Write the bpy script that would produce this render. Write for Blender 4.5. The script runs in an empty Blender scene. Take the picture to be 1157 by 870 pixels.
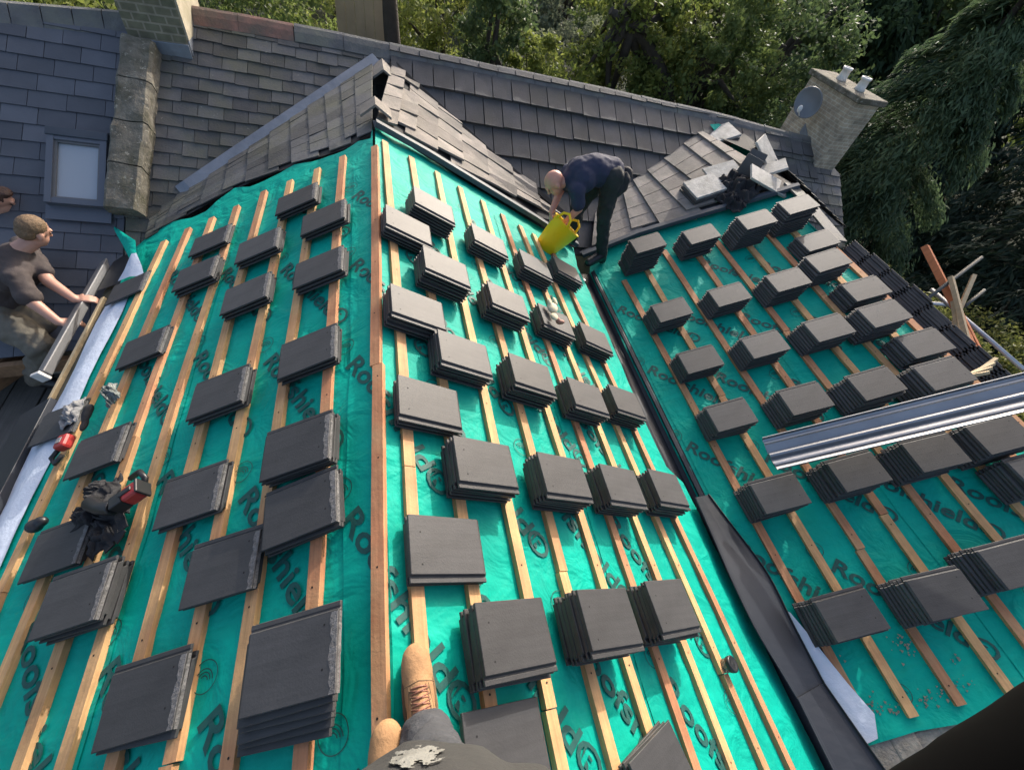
import bpy, bmesh, math, random
import numpy as np
from mathutils import Vector, Matrix, noise
from mathutils.bvhtree import BVHTree
random.seed(7)
RNG = np.random.default_rng(11)
R = math.radians
SC = bpy.context.scene
COL = SC.collection

# ------------------------------------------------------------------ camera, sky, sun, exposure
CAM_R = [[0.964705632118947, -0.19956344391772557, 0.17180650514366375],
         [-0.05142702218305173, -0.7826524514445552, -0.6203308807702644],
         [0.25826014935984, 0.5896011975051653, -0.7652921815575462]]   # rows: right, down, forward
FPX, CX, CY = 495.65, 578.5, 435.0
cam_d = bpy.data.cameras.new('camera')
cam_d.sensor_fit = 'HORIZONTAL'; cam_d.sensor_width = 36.0
cam_d.lens = FPX / 1157.0 * 36.0
cam_d.clip_start = 0.02; cam_d.clip_end = 400
cam = bpy.data.objects.new('camera', cam_d); COL.objects.link(cam)
r_, d_, f_ = [Vector(v) for v in CAM_R]
cam.matrix_world = Matrix((( r_.x, -d_.x, -f_.x, 0), (r_.y, -d_.y, -f_.y, 0), (r_.z, -d_.z, -f_.z, 0), (0, 0, 0, 1)))
SC.camera = cam

SUN_EL, SUN_AZ = 26.0, 38.0            # azimuth from +Y towards +X
w = bpy.data.worlds.new('World'); SC.world = w; w.use_nodes = True
nt = w.node_tree; bg = nt.nodes['Background']
sky = nt.nodes.new('ShaderNodeTexSky'); sky.sky_type = 'NISHITA'; sky.sun_disc = False
sky.sun_elevation = R(SUN_EL); sky.sun_rotation = R(SUN_AZ); sky.air_density = 0.8; sky.dust_density = 5.0; sky.ozone_density = 0.3
nt.links.new(sky.outputs[0], bg.inputs[0]); bg.inputs[1].default_value = 0.15
sl = bpy.data.lights.new('sun', 'SUN'); sl.energy = 2.0; sl.angle = R(0.53); sl.color = (1.0, 0.955, 0.89)
so = bpy.data.objects.new('sun', sl); COL.objects.link(so)
sdir = Vector((math.sin(R(SUN_AZ)) * math.cos(R(SUN_EL)), math.cos(R(SUN_AZ)) * math.cos(R(SUN_EL)), math.sin(R(SUN_EL))))
so.rotation_euler = sdir.to_track_quat('Z', 'Y').to_euler(); so.location = (6, 8, 9)
SC.view_settings.view_transform = 'Standard'; SC.view_settings.look = 'None'
SC.view_settings.exposure = 1.2; SC.view_settings.gamma = 1.0
SC.view_settings.use_curve_mapping = False

# ------------------------------------------------------------------ geometry helpers
RT = Matrix(CAM_R).transposed()
def ray(px, py): return RT @ Vector(((px - CX) / FPX, (py - CY) / FPX, 1.0))
class Plane:
    def __init__(s, p0, d):
        s.p0 = Vector(p0); s.d = Vector(d).normalized(); n = s.d.cross(Vector((0, 1, 0)))
        s.n = (n if n.z > 0 else -n).normalized()
    def at(s, a, y, off=0.0): return s.p0 + s.d * a + Vector((0, y, 0)) + s.n * off
    def hit(s, px, py, off=0.0):
        r = ray(px, py); t = ((s.p0 + s.n * off).dot(s.n)) / r.dot(s.n); return r * t
    def sy(s, X): return (X - s.p0).dot(s.d), X.y
def at_y(px, py, y): r = ray(px, py); return r * (y / r.y)
def at_z(px, py, z): r = ray(px, py); return r * (z / r.z)
def at_d(px, py, d): return ray(px, py).normalized() * d
aA, aB, aC = R(27.3), R(27.415), R(21.175)
RX, RZ = -0.0619, -1.6
PA = Plane((RX, 0, RZ), (math.cos(aA), 0, math.sin(aA)))       # s < 0 runs down to the left eave
PB = Plane((RX, 0, RZ), (math.cos(aB), 0, -math.sin(aB)))      # s > 0 runs down to the valley
PC = Plane((2.041, 0, -2.780), (math.cos(aC), 0, math.sin(aC)))  # s > 0 climbs to the second ridge
MA, MB_, MCc = -0.054, 0.657, -3.324 * 1.6                        # main roof z = a x + b y + c
def M(px, py, off=0.0):
    n = Vector((-MA, -MB_, 1)).normalized(); p0 = Vector((0, 0, MCc)) + n * off
    r = ray(px, py); return r * (p0.dot(n) / r.dot(n))
MN = Vector((-MA, -MB_, 1)).normalized()
MU = Vector((1, 0, MA)).normalized(); MV = MU.cross(MN).normalized()
if MV.z > 0: MV = -MV

class Mesh:
    def __init__(s): s.bm = bmesh.new(); s.mi = 0
    def face(s, pts):
        f = s.bm.faces.new([s.bm.verts.new(p) for p in pts]); f.material_index = s.mi; return f
    def hexa(s, b, t):                 # bottom 4, top 4 (same winding)
        vb = [s.bm.verts.new(p) for p in b]; vt = [s.bm.verts.new(p) for p in t]
        fs = [s.bm.faces.new(vb[::-1]), s.bm.faces.new(vt)]
        for i in range(4):
            j = (i + 1) % 4; fs.append(s.bm.faces.new((vb[i], vb[j], vt[j], vt[i])))
        for f in fs: f.material_index = s.mi
    def box(s, c, ax, ay, az, hx, hy, hz):
        c = Vector(c); ax = Vector(ax) * hx; ay = Vector(ay) * hy; az = Vector(az) * hz
        q = [(-1, -1), (1, -1), (1, 1), (-1, 1)]
        s.hexa([c + ax * i + ay * j - az for i, j in q], [c + ax * i + ay * j + az for i, j in q])
    def beam(s, a, b, up, wd, th):     # rectangular bar a->b, top surface through a,b
        a = Vector(a); b = Vector(b); d = (b - a).normalized(); up = Vector(up); up = (up - d * up.dot(d)).normalized(); sd = d.cross(up)
        s.hexa([a - sd * wd / 2 - up * th, b - sd * wd / 2 - up * th, b + sd * wd / 2 - up * th, a + sd * wd / 2 - up * th],
               [a - sd * wd / 2, b - sd * wd / 2, b + sd * wd / 2, a + sd * wd / 2])
    def tube(s, pts, rad, seg=10, cap=True):
        pts = [Vector(p) for p in pts]; n = len(pts)
        if not hasattr(rad, '__len__'): rad = [rad] * n
        rings = []; ref = None
        for i, p in enumerate(pts):
            d = (pts[min(i + 1, n - 1)] - pts[max(i - 1, 0)]).normalized()
            if ref is None: ref = d.orthogonal().normalized()
            ref = (ref - d * ref.dot(d)).normalized(); q = d.cross(ref)
            rings.append([s.bm.verts.new(p + (ref * math.cos(2 * math.pi * k / seg) + q * math.sin(2 * math.pi * k / seg)) * rad[i]) for k in range(seg)])
        for i in range(n - 1):
            for k in range(seg):
                f = s.bm.faces.new((rings[i][k], rings[i][(k + 1) % seg], rings[i + 1][(k + 1) % seg], rings[i + 1][k])); f.smooth = True; f.material_index = s.mi
        if cap:
            for rg in (rings[0][::-1], rings[-1]):
                f = s.bm.faces.new(rg); f.material_index = s.mi
    def lathe(s, o, axis, prof, seg=24, squash=1.0):
        o = Vector(o); axis = Vector(axis).normalized(); u = axis.orthogonal().normalized(); v = axis.cross(u)
        rings = [[s.bm.verts.new(o + axis * h + (u * math.cos(2 * math.pi * k / seg) + v * math.sin(2 * math.pi * k / seg) * squash) * max(r, 1e-4)) for k in range(seg)] for r, h in prof]
        for i in range(len(rings) - 1):
            for k in range(seg):
                f = s.bm.faces.new((rings[i][k], rings[i][(k + 1) % seg], rings[i + 1][(k + 1) % seg], rings[i + 1][k])); f.smooth = True; f.material_index = s.mi
    def ball(s, c, r, rot=None, u=14, v=10):
        if not hasattr(r, '__len__'): r = (r, r, r)
        m = Matrix.Translation(Vector(c)) @ (rot.to_4x4() if rot else Matrix()) @ Matrix.Diagonal((*r, 1))
        q = bmesh.ops.create_uvsphere(s.bm, u_segments=u, v_segments=v, radius=1.0, matrix=m)
        for vv in q['verts']:
            for f in vv.link_faces: f.smooth = True; f.material_index = s.mi
    def build(s, name, mats, parent=None, bevel=0.0, recalc=True):
        if bevel:
            bmesh.ops.remove_doubles(s.bm, verts=s.bm.verts, dist=1e-5)
            bmesh.ops.bevel(s.bm, geom=[e for e in s.bm.edges if e.is_manifold and e.calc_face_angle(0) > 0.4], offset=bevel, segments=2, affect='EDGES', profile=0.5, clamp_overlap=True)
        if recalc: bmesh.ops.recalc_face_normals(s.bm, faces=s.bm.faces)
        me = bpy.data.meshes.new(name); s.bm.to_mesh(me); s.bm.free()
        for m in (mats if isinstance(mats, (list, tuple)) else [mats]): me.materials.append(m)
        o = bpy.data.objects.new(name, me); COL.objects.link(o)
        if parent is not None: o.parent = parent
        return o
def tag(o, label=None, cat=None, group=None, kind=None):
    if label: o['label'] = label
    if cat: o['category'] = cat
    if group: o['group'] = group
    if kind: o['kind'] = kind
    return o
def thing(name, label, cat, group=None):
    o = bpy.data.objects.new(name, None); o.empty_display_size = .1; COL.objects.link(o)
    return tag(o, label, cat, group)

# ------------------------------------------------------------------ materials
def mat(name, col, rough=0.7, metal=0.0, spec=0.5, var=None, bump=None, isl=0.0, obr=0.0, streak=None, spots=None):
    """var=(scale, amount[, colour]) noise variation; bump=(scale, strength); isl = per-piece brightness change;
    streak=(sx,sy,sz,amount); spots=(scale, threshold, colour) blotches with a shape of their own"""
    m = bpy.data.materials.new(name); m.use_nodes = True; t = m.node_tree; N = t.nodes; L = t.links
    b = N['Principled BSDF']; b.inputs['Roughness'].default_value = rough; b.inputs['Metallic'].default_value = metal
    b.inputs['Specular IOR Level'].default_value = spec
    tc = N.new('ShaderNodeTexCoord'); co = tc.outputs['Object']
    rgb = N.new('ShaderNodeRGB'); rgb.outputs[0].default_value = (*col, 1); cur = rgb.outputs[0]
    def ns(scale, det=4, vec=co, rough_=.6):
        n = N.new('ShaderNodeTexNoise'); n.inputs['Scale'].default_value = scale; n.inputs['Detail'].default_value = det
        n.inputs['Roughness'].default_value = rough_; L.new(vec, n.inputs['Vector']); return n
    def mul(cur, fac_socket, lo, hi):
        mr = N.new('ShaderNodeMapRange'); L.new(fac_socket, mr.inputs[0]); mr.inputs[1].default_value = .25; mr.inputs[2].default_value = .75
        mr.inputs[3].default_value = lo; mr.inputs[4].default_value = hi
        mx = N.new('ShaderNodeVectorMath'); mx.operation = 'SCALE'; L.new(cur, mx.inputs[0]); L.new(mr.outputs[0], mx.inputs['Scale']); return mx.outputs[0]
    def mix(cur, fac, col2):
        mx = N.new('ShaderNodeMix'); mx.data_type = 'RGBA'; L.new(fac, mx.inputs[0]); L.new(cur, mx.inputs[6]); mx.inputs[7].default_value = (*col2, 1); return mx.outputs[2]
    if var:
        n = ns(var[0]); cur = mul(cur, n.outputs[0], 1 - var[1], 1 + var[1])
        if len(var) > 2:
            n2 = ns(var[0] * .43, 5); mr = N.new('ShaderNodeMapRange'); L.new(n2.outputs[0], mr.inputs[0]); mr.inputs[1].default_value = .45; mr.inputs[2].default_value = .68
            cur = mix(cur, mr.outputs[0], var[2])
    if streak:
        mp = N.new('ShaderNodeMapping'); mp.inputs['Scale'].default_value = streak[:3]; L.new(co, mp.inputs[0])
        n = ns(1.0, 5, mp.outputs[0]); cur = mul(cur, n.outputs[0], 1 - streak[3], 1 + streak[3])
    if spots:
        n = ns(spots[0], 6, co, .7); mr = N.new('ShaderNodeMapRange'); L.new(n.outputs[0], mr.inputs[0])
        mr.inputs[1].default_value = spots[1]; mr.inputs[2].default_value = spots[1] + .06; cur = mix(cur, mr.outputs[0], spots[2])
    if isl:
        g = N.new('ShaderNodeNewGeometry'); mr = N.new('ShaderNodeMapRange'); L.new(g.outputs['Random Per Island'], mr.inputs[0])
        mr.inputs[3].default_value = 1 - isl; mr.inputs[4].default_value = 1 + isl
        mx = N.new('ShaderNodeVectorMath'); mx.operation = 'SCALE'; L.new(cur, mx.inputs[0]); L.new(mr.outputs[0], mx.inputs['Scale']); cur = mx.outputs[0]
    if obr:
        g = N.new('ShaderNodeObjectInfo'); mr = N.new('ShaderNodeMapRange'); L.new(g.outputs['Random'], mr.inputs[0])
        mr.inputs[3].default_value = 1 - obr; mr.inputs[4].default_value = 1 + obr
        mx = N.new('ShaderNodeVectorMath'); mx.operation = 'SCALE'; L.new(cur, mx.inputs[0]); L.new(mr.outputs[0], mx.inputs['Scale']); cur = mx.outputs[0]
    L.new(cur, b.inputs['Base Color'])
    if bump:
        n = ns(bump[0], 6, co, .65); bp = N.new('ShaderNodeBump'); bp.inputs['Strength'].default_value = bump[1]; bp.inputs['Distance'].default_value = .02
        L.new(n.outputs[0], bp.inputs['Height']); L.new(bp.outputs[0], b.inputs['Normal'])
    return m
def leafmat(name, c1, c2, trans=0.35, rough=0.55):
    m = bpy.data.materials.new(name); m.use_nodes = True; t = m.node_tree; N = t.nodes; L = t.links
    b = N['Principled BSDF']; out = N['Material Output']; b.inputs['Roughness'].default_value = rough; b.inputs['Specular IOR Level'].default_value = .3
    g = N.new('ShaderNodeNewGeometry'); rp = N.new('ShaderNodeValToRGB'); rp.color_ramp.elements[0].color = (*c1, 1); rp.color_ramp.elements[1].color = (*c2, 1)
    tc = N.new('ShaderNodeTexCoord'); n = N.new('ShaderNodeTexNoise'); n.inputs['Scale'].default_value = .9; L.new(tc.outputs['Object'], n.inputs[0])
    ad = N.new('ShaderNodeMath'); ad.operation = 'MULTIPLY_ADD'; L.new(n.outputs[0], ad.inputs[0]); ad.inputs[1].default_value = 1.6; ad.inputs[2].default_value = -.75
    a2 = N.new('ShaderNodeMath'); a2.operation = 'MULTIPLY_ADD'; L.new(g.outputs['Random Per Island'], a2.inputs[0]); a2.inputs[1].default_value = .7; L.new(ad.outputs[0], a2.inputs[2])
    L.new(a2.outputs[0], rp.inputs[0]); L.new(rp.outputs[0], b.inputs['Base Color'])
    tr = N.new('ShaderNodeBsdfTranslucent'); L.new(rp.outputs[0], tr.inputs[0]); ms = N.new('ShaderNodeMixShader'); ms.inputs[0].default_value = trans
    L.new(b.outputs[0], ms.inputs[1]); L.new(tr.outputs[0], ms.inputs[2]); L.new(ms.outputs[0], out.inputs[0])
    return m
def membrane_mat():
    m = mat('breather_membrane', (0.0, 0.325, 0.242), .62, spec=.14, var=(2.6, .17), streak=(3, 26, 3, .07))
    t = m.node_tree; N = t.nodes; L = t.links; b = N['Principled BSDF']; tc = N['Texture Coordinate']
    n1 = N.new('ShaderNodeTexNoise'); n1.inputs['Scale'].default_value = 5.5; n1.inputs['Detail'].default_value = 3; n1.inputs['Distortion'].default_value = .8
    n2 = N.new('ShaderNodeTexNoise'); n2.inputs['Scale'].default_value = 60; n2.inputs['Detail'].default_value = 2
    L.new(tc.outputs['Object'], n1.inputs[0]); L.new(tc.outputs['Object'], n2.inputs[0])
    b1 = N.new('ShaderNodeBump'); b1.inputs['Strength'].default_value = .55; b1.inputs['Distance'].default_value = .05; L.new(n1.outputs[0], b1.inputs['Height'])
    b2 = N.new('ShaderNodeBump'); b2.inputs['Strength'].default_value = .25; b2.inputs['Distance'].default_value = .006; L.new(n2.outputs[0], b2.inputs['Height']); L.new(b1.outputs[0], b2.inputs['Normal'])
    L.new(b2.outputs[0], b.inputs['Normal']); return m
m_mem = membrane_mat()
m_ink = mat('printed_ink', (0.003, 0.07, 0.058), .65, var=(40, .25))
m_white = mat('white_backing', (.55, .60, .68), .5, var=(5, .1), bump=(9, .5))
m_batten = [mat('batten_pale_wood', (.49, .285, .125), .75, var=(7, .25, (.42, .20, .09)), streak=(90, 3, 90, .25), bump=(60, .15), obr=.16),
            mat('batten_red_wood', (.43, .185, .085), .75, var=(6, .3, (.46, .27, .13)), streak=(90, 3, 90, .25), bump=(60, .15), obr=.16)]
m_tile = mat('concrete_tile', (.044, .0435, .044), .57, spec=.38, var=(9, .18), streak=(2.5, 42, 4, .18), bump=(130, .10), obr=.2, spots=(7, .67, (.085, .08, .078)))
m_tile_edge = mat('concrete_tile_head', (.125, .122, .12), .9, var=(60, .5), bump=(90, .5))
m_hole = mat('nail_hole', (.008, .008, .008), .9)
m_slate_new = mat('new_slate', (.072, .078, .092), .5, var=(4, .15), isl=.22, bump=(40, .12))
m_slate_old = mat('old_slate', (.080, .080, .080), .7, var=(6, .25, (.085, .085, .062)), isl=.35, bump=(50, .3), spots=(30, .64, (.20, .195, .165)))
m_old_tile = mat('old_concrete_tile', (.066, .064, .065), .72, var=(5, .3, (.05, .05, .045)), isl=.15, bump=(70, .25), spots=(26, .66, (.19, .185, .165)))
m_old_tile_b = mat('old_weathered_tile', (.21, .185, .16), .85, var=(7, .3, (.14, .13, .11)), isl=.25, bump=(60, .4), spots=(30, .66, (.34, .32, .28)))
m_under = mat('roof_underlay', (.02, .02, .02), .9)
m_lead = mat('lead_sheet', (.19, .21, .24), .45, .3, var=(6, .2), bump=(12, .3))
m_grp = mat('dark_grey_plastic', (.020, .023, .029), .42, spec=.45, var=(8, .12), bump=(30, .05))
m_trim = mat('grey_trim', (.055, .065, .08), .6, spec=.3, var=(6, .15))
m_zinc = mat('shiny_metal_sheet', (.36, .365, .37), .36, .95, var=(3, .15), bump=(4, .16))
m_gutter = mat('light_grey_gutter', (.13, .13, .13), .45, var=(6, .15))
m_moss = mat('dirty_timber', (.085, .075, .045), .9, var=(9, .4, (.035, .04, .02)), bump=(30, .5))
m_deck = mat('weathered_board', (.10, .095, .085), .85, var=(5, .25), streak=(40, 2, 40, .25))
m_wood = mat('rough_brown_wood', (.23, .13, .065), .8, streak=(40, 4, 40, .25))
m_redwood = mat('orange_treated_timber', (.55, .19, .07), .7, streak=(30, 30, 4, .2))
m_palewood = mat('pale_sawn_timber', (.47, .36, .21), .75, streak=(30, 30, 4, .2))
m_steel = mat('galvanised_tube', (.42, .43, .44), .4, .7, var=(8, .2))
m_darkpole = mat('dark_pole', (.06, .065, .06), .6)
m_stone = mat('lichened_stone', (.155, .14, .11), .95, var=(11, .45, (.075, .07, .042)), bump=(28, 1.0), spots=(24, .585, (.30, .28, .22)))
m_brickstone = None
m_cream = mat('cream_wall_and_sunlit_side', (.40, .35, .26), .9, var=(7, .25, (.27, .24, .15)), bump=(30, .4))
m_mortar = mat('mortar', (.30, .27, .22), .95, var=(20, .35), bump=(50, .9))
m_red_ridge = mat('clay_ridge_tile', (.20, .105, .08), .8, var=(8, .35, (.10, .09, .07)), bump=(40, .4))
m_grey_ridge = mat('grey_ridge_tile', (.105, .105, .105), .8, var=(8, .3, (.15, .15, .12)), bump=(40, .4))
m_pot = mat('white_chimney_pot', (.62, .60, .56), .7, var=(14, .2))
m_dish = mat('grey_dish', (.13, .14, .15), .45, var=(9, .1))
m_glass = mat('skylight_glass', (.30, .33, .36), .12, spec=.8)
m_frame = mat('grey_window_frame', (.085, .095, .115), .35, spec=.6)
m_yellow = mat('yellow_plastic', (.90, .56, .0), .5, var=(5, .06), spec=.5)
m_black = mat('black_cloth', (.012, .012, .014), .8, var=(14, .3), bump=(40, .35))
m_red = mat('red_plastic', (.36, .028, .024), .35)
m_blackpl = mat('black_plastic', (.014, .014, .015), .4)
m_bag = mat('clear_plastic_bag', (.3, .34, .32), .25, bump=(22, .8)); m_bag.node_tree.nodes['Principled BSDF'].inputs['Transmission Weight'].default_value = .55
m_rag = mat('white_rag', (.24, .24, .24), .8, bump=(20, .8))
m_glove = mat('pale_glove', (.55, .50, .34), .85, var=(20, .2))
m_brown = mat('brown_leather', (.25, .11, .07), .6)
m_debris = mat('mortar_crumbs', (.28, .24, .19), .95, var=(50, .4))
m_ground = mat('dark_undergrowth', (.022, .032, .012), .95, var=(1.2, .5), bump=(4, .9))
m_brickwall = None
m_bark = mat('tree_bark', (.055, .045, .034), .9, var=(6, .35), bump=(18, .9))
m_shed = mat('brown_boarding', (.42, .32, .20), .8, streak=(3, 3, .3, .15), var=(2, .2))
m_skin = mat('skin', (.50, .27, .19), .5, var=(18, .08))
m_skin2 = mat('ruddy_skin', (.52, .24, .17), .5, var=(18, .08))
m_hair_sandy = mat('sandy_hair', (.16, .10, .052), .7, var=(70, .4), bump=(110, .45))
m_hair_brown = mat('brown_hair', (.06, .028, .018), .6, var=(60, .35), bump=(90, .5))
m_navy = mat('navy_shirt', (.018, .022, .05), .85, var=(6, .15), bump=(26, .3))
m_brownshirt = mat('brown_grey_polo', (.062, .048, .044), .85, var=(6, .15), bump=(26, .3))
m_khaki = mat('khaki_trousers', (.135, .12, .092), .9, var=(8, .2), bump=(20, .5))
m_blackwork = mat('black_work_trousers', (.016, .018, .018), .85, var=(9, .3), bump=(26, .5))
m_charcoal = mat('charcoal_trousers', (.045, .048, .055), .85, var=(9, .25), bump=(30, .5))
m_tee = mat('dark_grey_tee', (.032, .032, .031), .9, var=(7, .12), bump=(40, .3))
m_boot = mat('tan_nubuck', (.33, .185, .085), .85, var=(12, .18), bump=(60, .25))
m_sole = mat('boot_sole', (.16, .10, .05), .8)
m_paint = mat('dried_white_paint', (.17, .17, .155), .85, var=(30, .3), bump=(60, .4))
m_sleeve = mat('black_fleece', (.003, .003, .0032), 1.0, spec=.05)
m_eye = mat('eye', (.02, .015, .012), .2)

def brick_mat(name, c1, c2, mortar, scale, rough=.9):
    m = mat(name, c1, rough); t = m.node_tree; N = t.nodes; L = t.links; b = N['Principled BSDF']; tc = N['Texture Coordinate']
    sp = N.new('ShaderNodeSeparateXYZ'); L.new(tc.outputs['Object'], sp.inputs[0]); ad = N.new('ShaderNodeMath'); L.new(sp.outputs[0], ad.inputs[0]); L.new(sp.outputs[1], ad.inputs[1])
    cb = N.new('ShaderNodeCombineXYZ'); L.new(ad.outputs[0], cb.inputs[0]); L.new(sp.outputs[2], cb.inputs[1])
    bk = N.new('ShaderNodeTexBrick'); bk.inputs['Scale'].default_value = scale; bk.inputs['Color1'].default_value = (*c1, 1); bk.inputs['Color2'].default_value = (*c2, 1); bk.inputs['Mortar'].default_value = (*mortar, 1)
    bk.inputs['Mortar Size'].default_value = .03; bk.inputs['Bias'].default_value = .1; L.new(cb.outputs[0], bk.inputs['Vector'])
    n = N.new('ShaderNodeTexNoise'); n.inputs['Scale'].default_value = 9; n.inputs['Detail'].default_value = 6; L.new(tc.outputs['Object'], n.inputs[0])
    mr = N.new('ShaderNodeMapRange'); L.new(n.outputs[0], mr.inputs[0]); mr.inputs[1].default_value = .25; mr.inputs[2].default_value = .75; mr.inputs[3].default_value = .6; mr.inputs[4].default_value = 1.4
    sc = N.new('ShaderNodeVectorMath'); sc.operation = 'SCALE'; L.new(bk.outputs[0], sc.inputs[0]); L.new(mr.outputs[0], sc.inputs['Scale']); L.new(sc.outputs[0], b.inputs['Base Color'])
    bp = N.new('ShaderNodeBump'); bp.inputs['Strength'].default_value = .6; bp.inputs['Distance'].default_value = .012; L.new(bk.outputs['Fac'], bp.inputs['Height']); bp.invert = True
    b2 = N.new('ShaderNodeBump'); b2.inputs['Strength'].default_value = .5; b2.inputs['Distance'].default_value = .01; L.new(n.outputs[0], b2.inputs['Height']); L.new(bp.outputs[0], b2.inputs['Normal']); L.new(b2.outputs[0], b.inputs['Normal'])
    return m
m_chim = brick_mat('mossy_chimney_stone', (.17, .155, .10), (.125, .12, .075), (.25, .22, .16), 4.0)
m_chim2 = brick_mat('pale_chimney_brick', (.38, .31, .22), (.31, .255, .18), (.42, .38, .29), 5.5)
m_wall = brick_mat('house_wall_stone', (.26, .23, .19), (.21, .19, .16), (.32, .29, .24), 3.0)

# ------------------------------------------------------------------ ground
bm = Mesh()
NG = 60
vs = {}
for i in range(NG + 1):
    for j in range(NG + 1):
        x = -120 + 240 * i / NG; y = -60 + 240 * j / NG; r = math.hypot(x - 2, y - 2)
        z = -7.6 + max(0, r - 15) * .12 + noise.noise(Vector((x * .07, y * .07, 0))) * 1.0 * min(1, r / 20)
        vs[i, j] = bm.bm.verts.new((x, y, min(z, -1.0)))
for i in range(NG):
    for j in range(NG):
        f = bm.bm.faces.new((vs[i, j], vs[i + 1, j], vs[i + 1, j + 1], vs[i, j + 1])); f.smooth = True
tag(bm.build('ground', m_ground), kind='structure')

# ------------------------------------------------------------------ the house being re-roofed
house = thing('house', 'stone house with green membrane slopes, timber battens and old dark tiled main roof behind', 'house')
def sag(pl, a, y, amp=1.0):
    n1 = noise.noise(Vector((a * 2.6, y * 1.5, pl.p0.x * 3))); n2 = noise.noise(Vector((a * 9, y * 2.2, 5 + pl.p0.x))); n3 = 1 - abs(noise.noise(Vector((a * 1.4 + y * 3.1, y * 1.1 - a * 2.0, 9)))) * 5
    return amp * (.009 * (n1 - .35) + .0035 * n2 + .005 * max(0, n3))
def poly_sheet(name, pts, m, parent, pl):
    b = Mesh(); b.face(pts); sy = [pl.sy(p) for p in pts]; s0, s1 = min(a for a, _ in sy), max(a for a, _ in sy); y0, y1 = min(c for _, c in sy), max(c for _, c in sy)
    for k in range(1, int((s1 - s0) / .05)):
        bmesh.ops.bisect_plane(b.bm, geom=b.bm.verts[:] + b.bm.edges[:] + b.bm.faces[:], plane_co=pl.at(s0 + k * .05, 0), plane_no=pl.d)
    for k in range(1, int((y1 - y0) / .06)):
        bmesh.ops.bisect_plane(b.bm, geom=b.bm.verts[:] + b.bm.edges[:] + b.bm.faces[:], plane_co=Vector((0, y0 + k * .06, 0)), plane_no=Vector((0, 1, 0)))
    for v in b.bm.verts:
        a, y = pl.sy(v.co); v.co += pl.n * sag(pl, a, y)
    for f in b.bm.faces: f.smooth = True
    return b.build(name, m, parent)
OFF = -0.025
mem = {}
# left slope sheet: torn upper edge follows the old slates
farA = [(421, 145), (419, 157), (405, 160), (388, 170), (372, 176), (352, 183), (333, 186), (316, 196), (300, 203), (282, 211), (265, 213), (250, 224), (232, 238), (214, 246), (196, 251), (181, 255), (166, 268), (150, 281)]
ptsA = [PA.at(0, -2.0, OFF), PA.at(0, 0, OFF)] + [PA.hit(x, y, OFF) for x, y in farA] + [PA.at(-2.12, 2.6, OFF), PA.at(-2.06, 2.2, OFF), PA.at(-2.06, 1.6, OFF), PA.at(-2.05, .9, OFF), PA.at(-2.06, -2.0, OFF)]
mem['A'] = poly_sheet('roof_membrane', ptsA, m_mem, house, PA)
farB = [PB.hit(x, y, OFF) for x, y in [(424, 142), (470, 170), (520, 202), (570, 232), (620, 262), (648, 280)]]
edB = [(2.27, 3.59), (2.25, 2.31), (2.21, 1.64), (2.22, 1.21)] + [PB.sy(PB.hit(x_, y_, OFF)) for x_, y_ in ((772, 545), (790, 579), (806, 614), (823, 651), (841, 687), (855, 711), (874, 752), (897, 798), (920, 842))] + [(2.32, -2.0)]
mem['B'] = poly_sheet('roof_membrane', [PB.at(0, -2.0, OFF)] + [PB.at(0, 2.6, OFF)] + farB + [PB.at(a, y, OFF) for a, y in edB], m_mem, house, PB)
SR = 2.40                                                            # second ridge
edC = [(.10, -.52), (.12, -.2), (.09, .3), (.08, 1.0), (.08, 2.45), (.08, 3.62)]
farC = [PC.sy(PC.hit(x_, y_)) for x_, y_ in ((668, 283), (720, 261), (790, 240), (850, 223), (897, 209))] + [(SR, 3.55)]
mem['C'] = poly_sheet('roof_membrane', [PC.at(a, y, OFF) for a, y in edC + farC + [(SR, -.5), (1.6, -.5), (1.0, -.52), (.6, -.5)]], m_mem, house, PC)
RID2 = PC.at(SR, 0)
aD = R(38); PD = Plane(RID2, (math.cos(aD), 0, -math.sin(aD)))
mem['D'] = poly_sheet('far_slope', [PD.at(a, y, OFF) for a, y in [(0, -.5), (0, 3.7), (.9, 4.6), (2.4, 4.6), (2.4, -.5)]], m_under, house, PD)

for key, pl, sa, sb, ya, yb in (('A', PA, -.175, -.0, -2.0, 3.45), ('A', PA, -1.29, -1.16, -2.0, 3.4), ('B', PB, 1.17, 1.30, -2.0, 3.65), ('C', PC, .17, .235, -.5, 3.5), ('C', PC, 1.27, 1.38, -.5, 3.6)):
    q = Mesh(); n = 70; rows = []
    for k in range(n + 1):
        y = ya + (yb - ya) * k / n; e = noise.noise(Vector((y * 2.3, sa, 0))) * .012
        rows.append([q.bm.verts.new(pl.at(a, y, OFF + .0016 + (.0025 if t in (0, 2) else .001) + sag(pl, a, y))) for t, a in enumerate((sa + e, (sa + sb) / 2, sb + e * .5))])
    for k in range(n):
        for c in range(2): f = q.bm.faces.new((rows[k][c], rows[k][c + 1], rows[k + 1][c + 1], rows[k + 1][c])); f.smooth = True
    q.build('membrane_lap', m_mem, mem[key])
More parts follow.
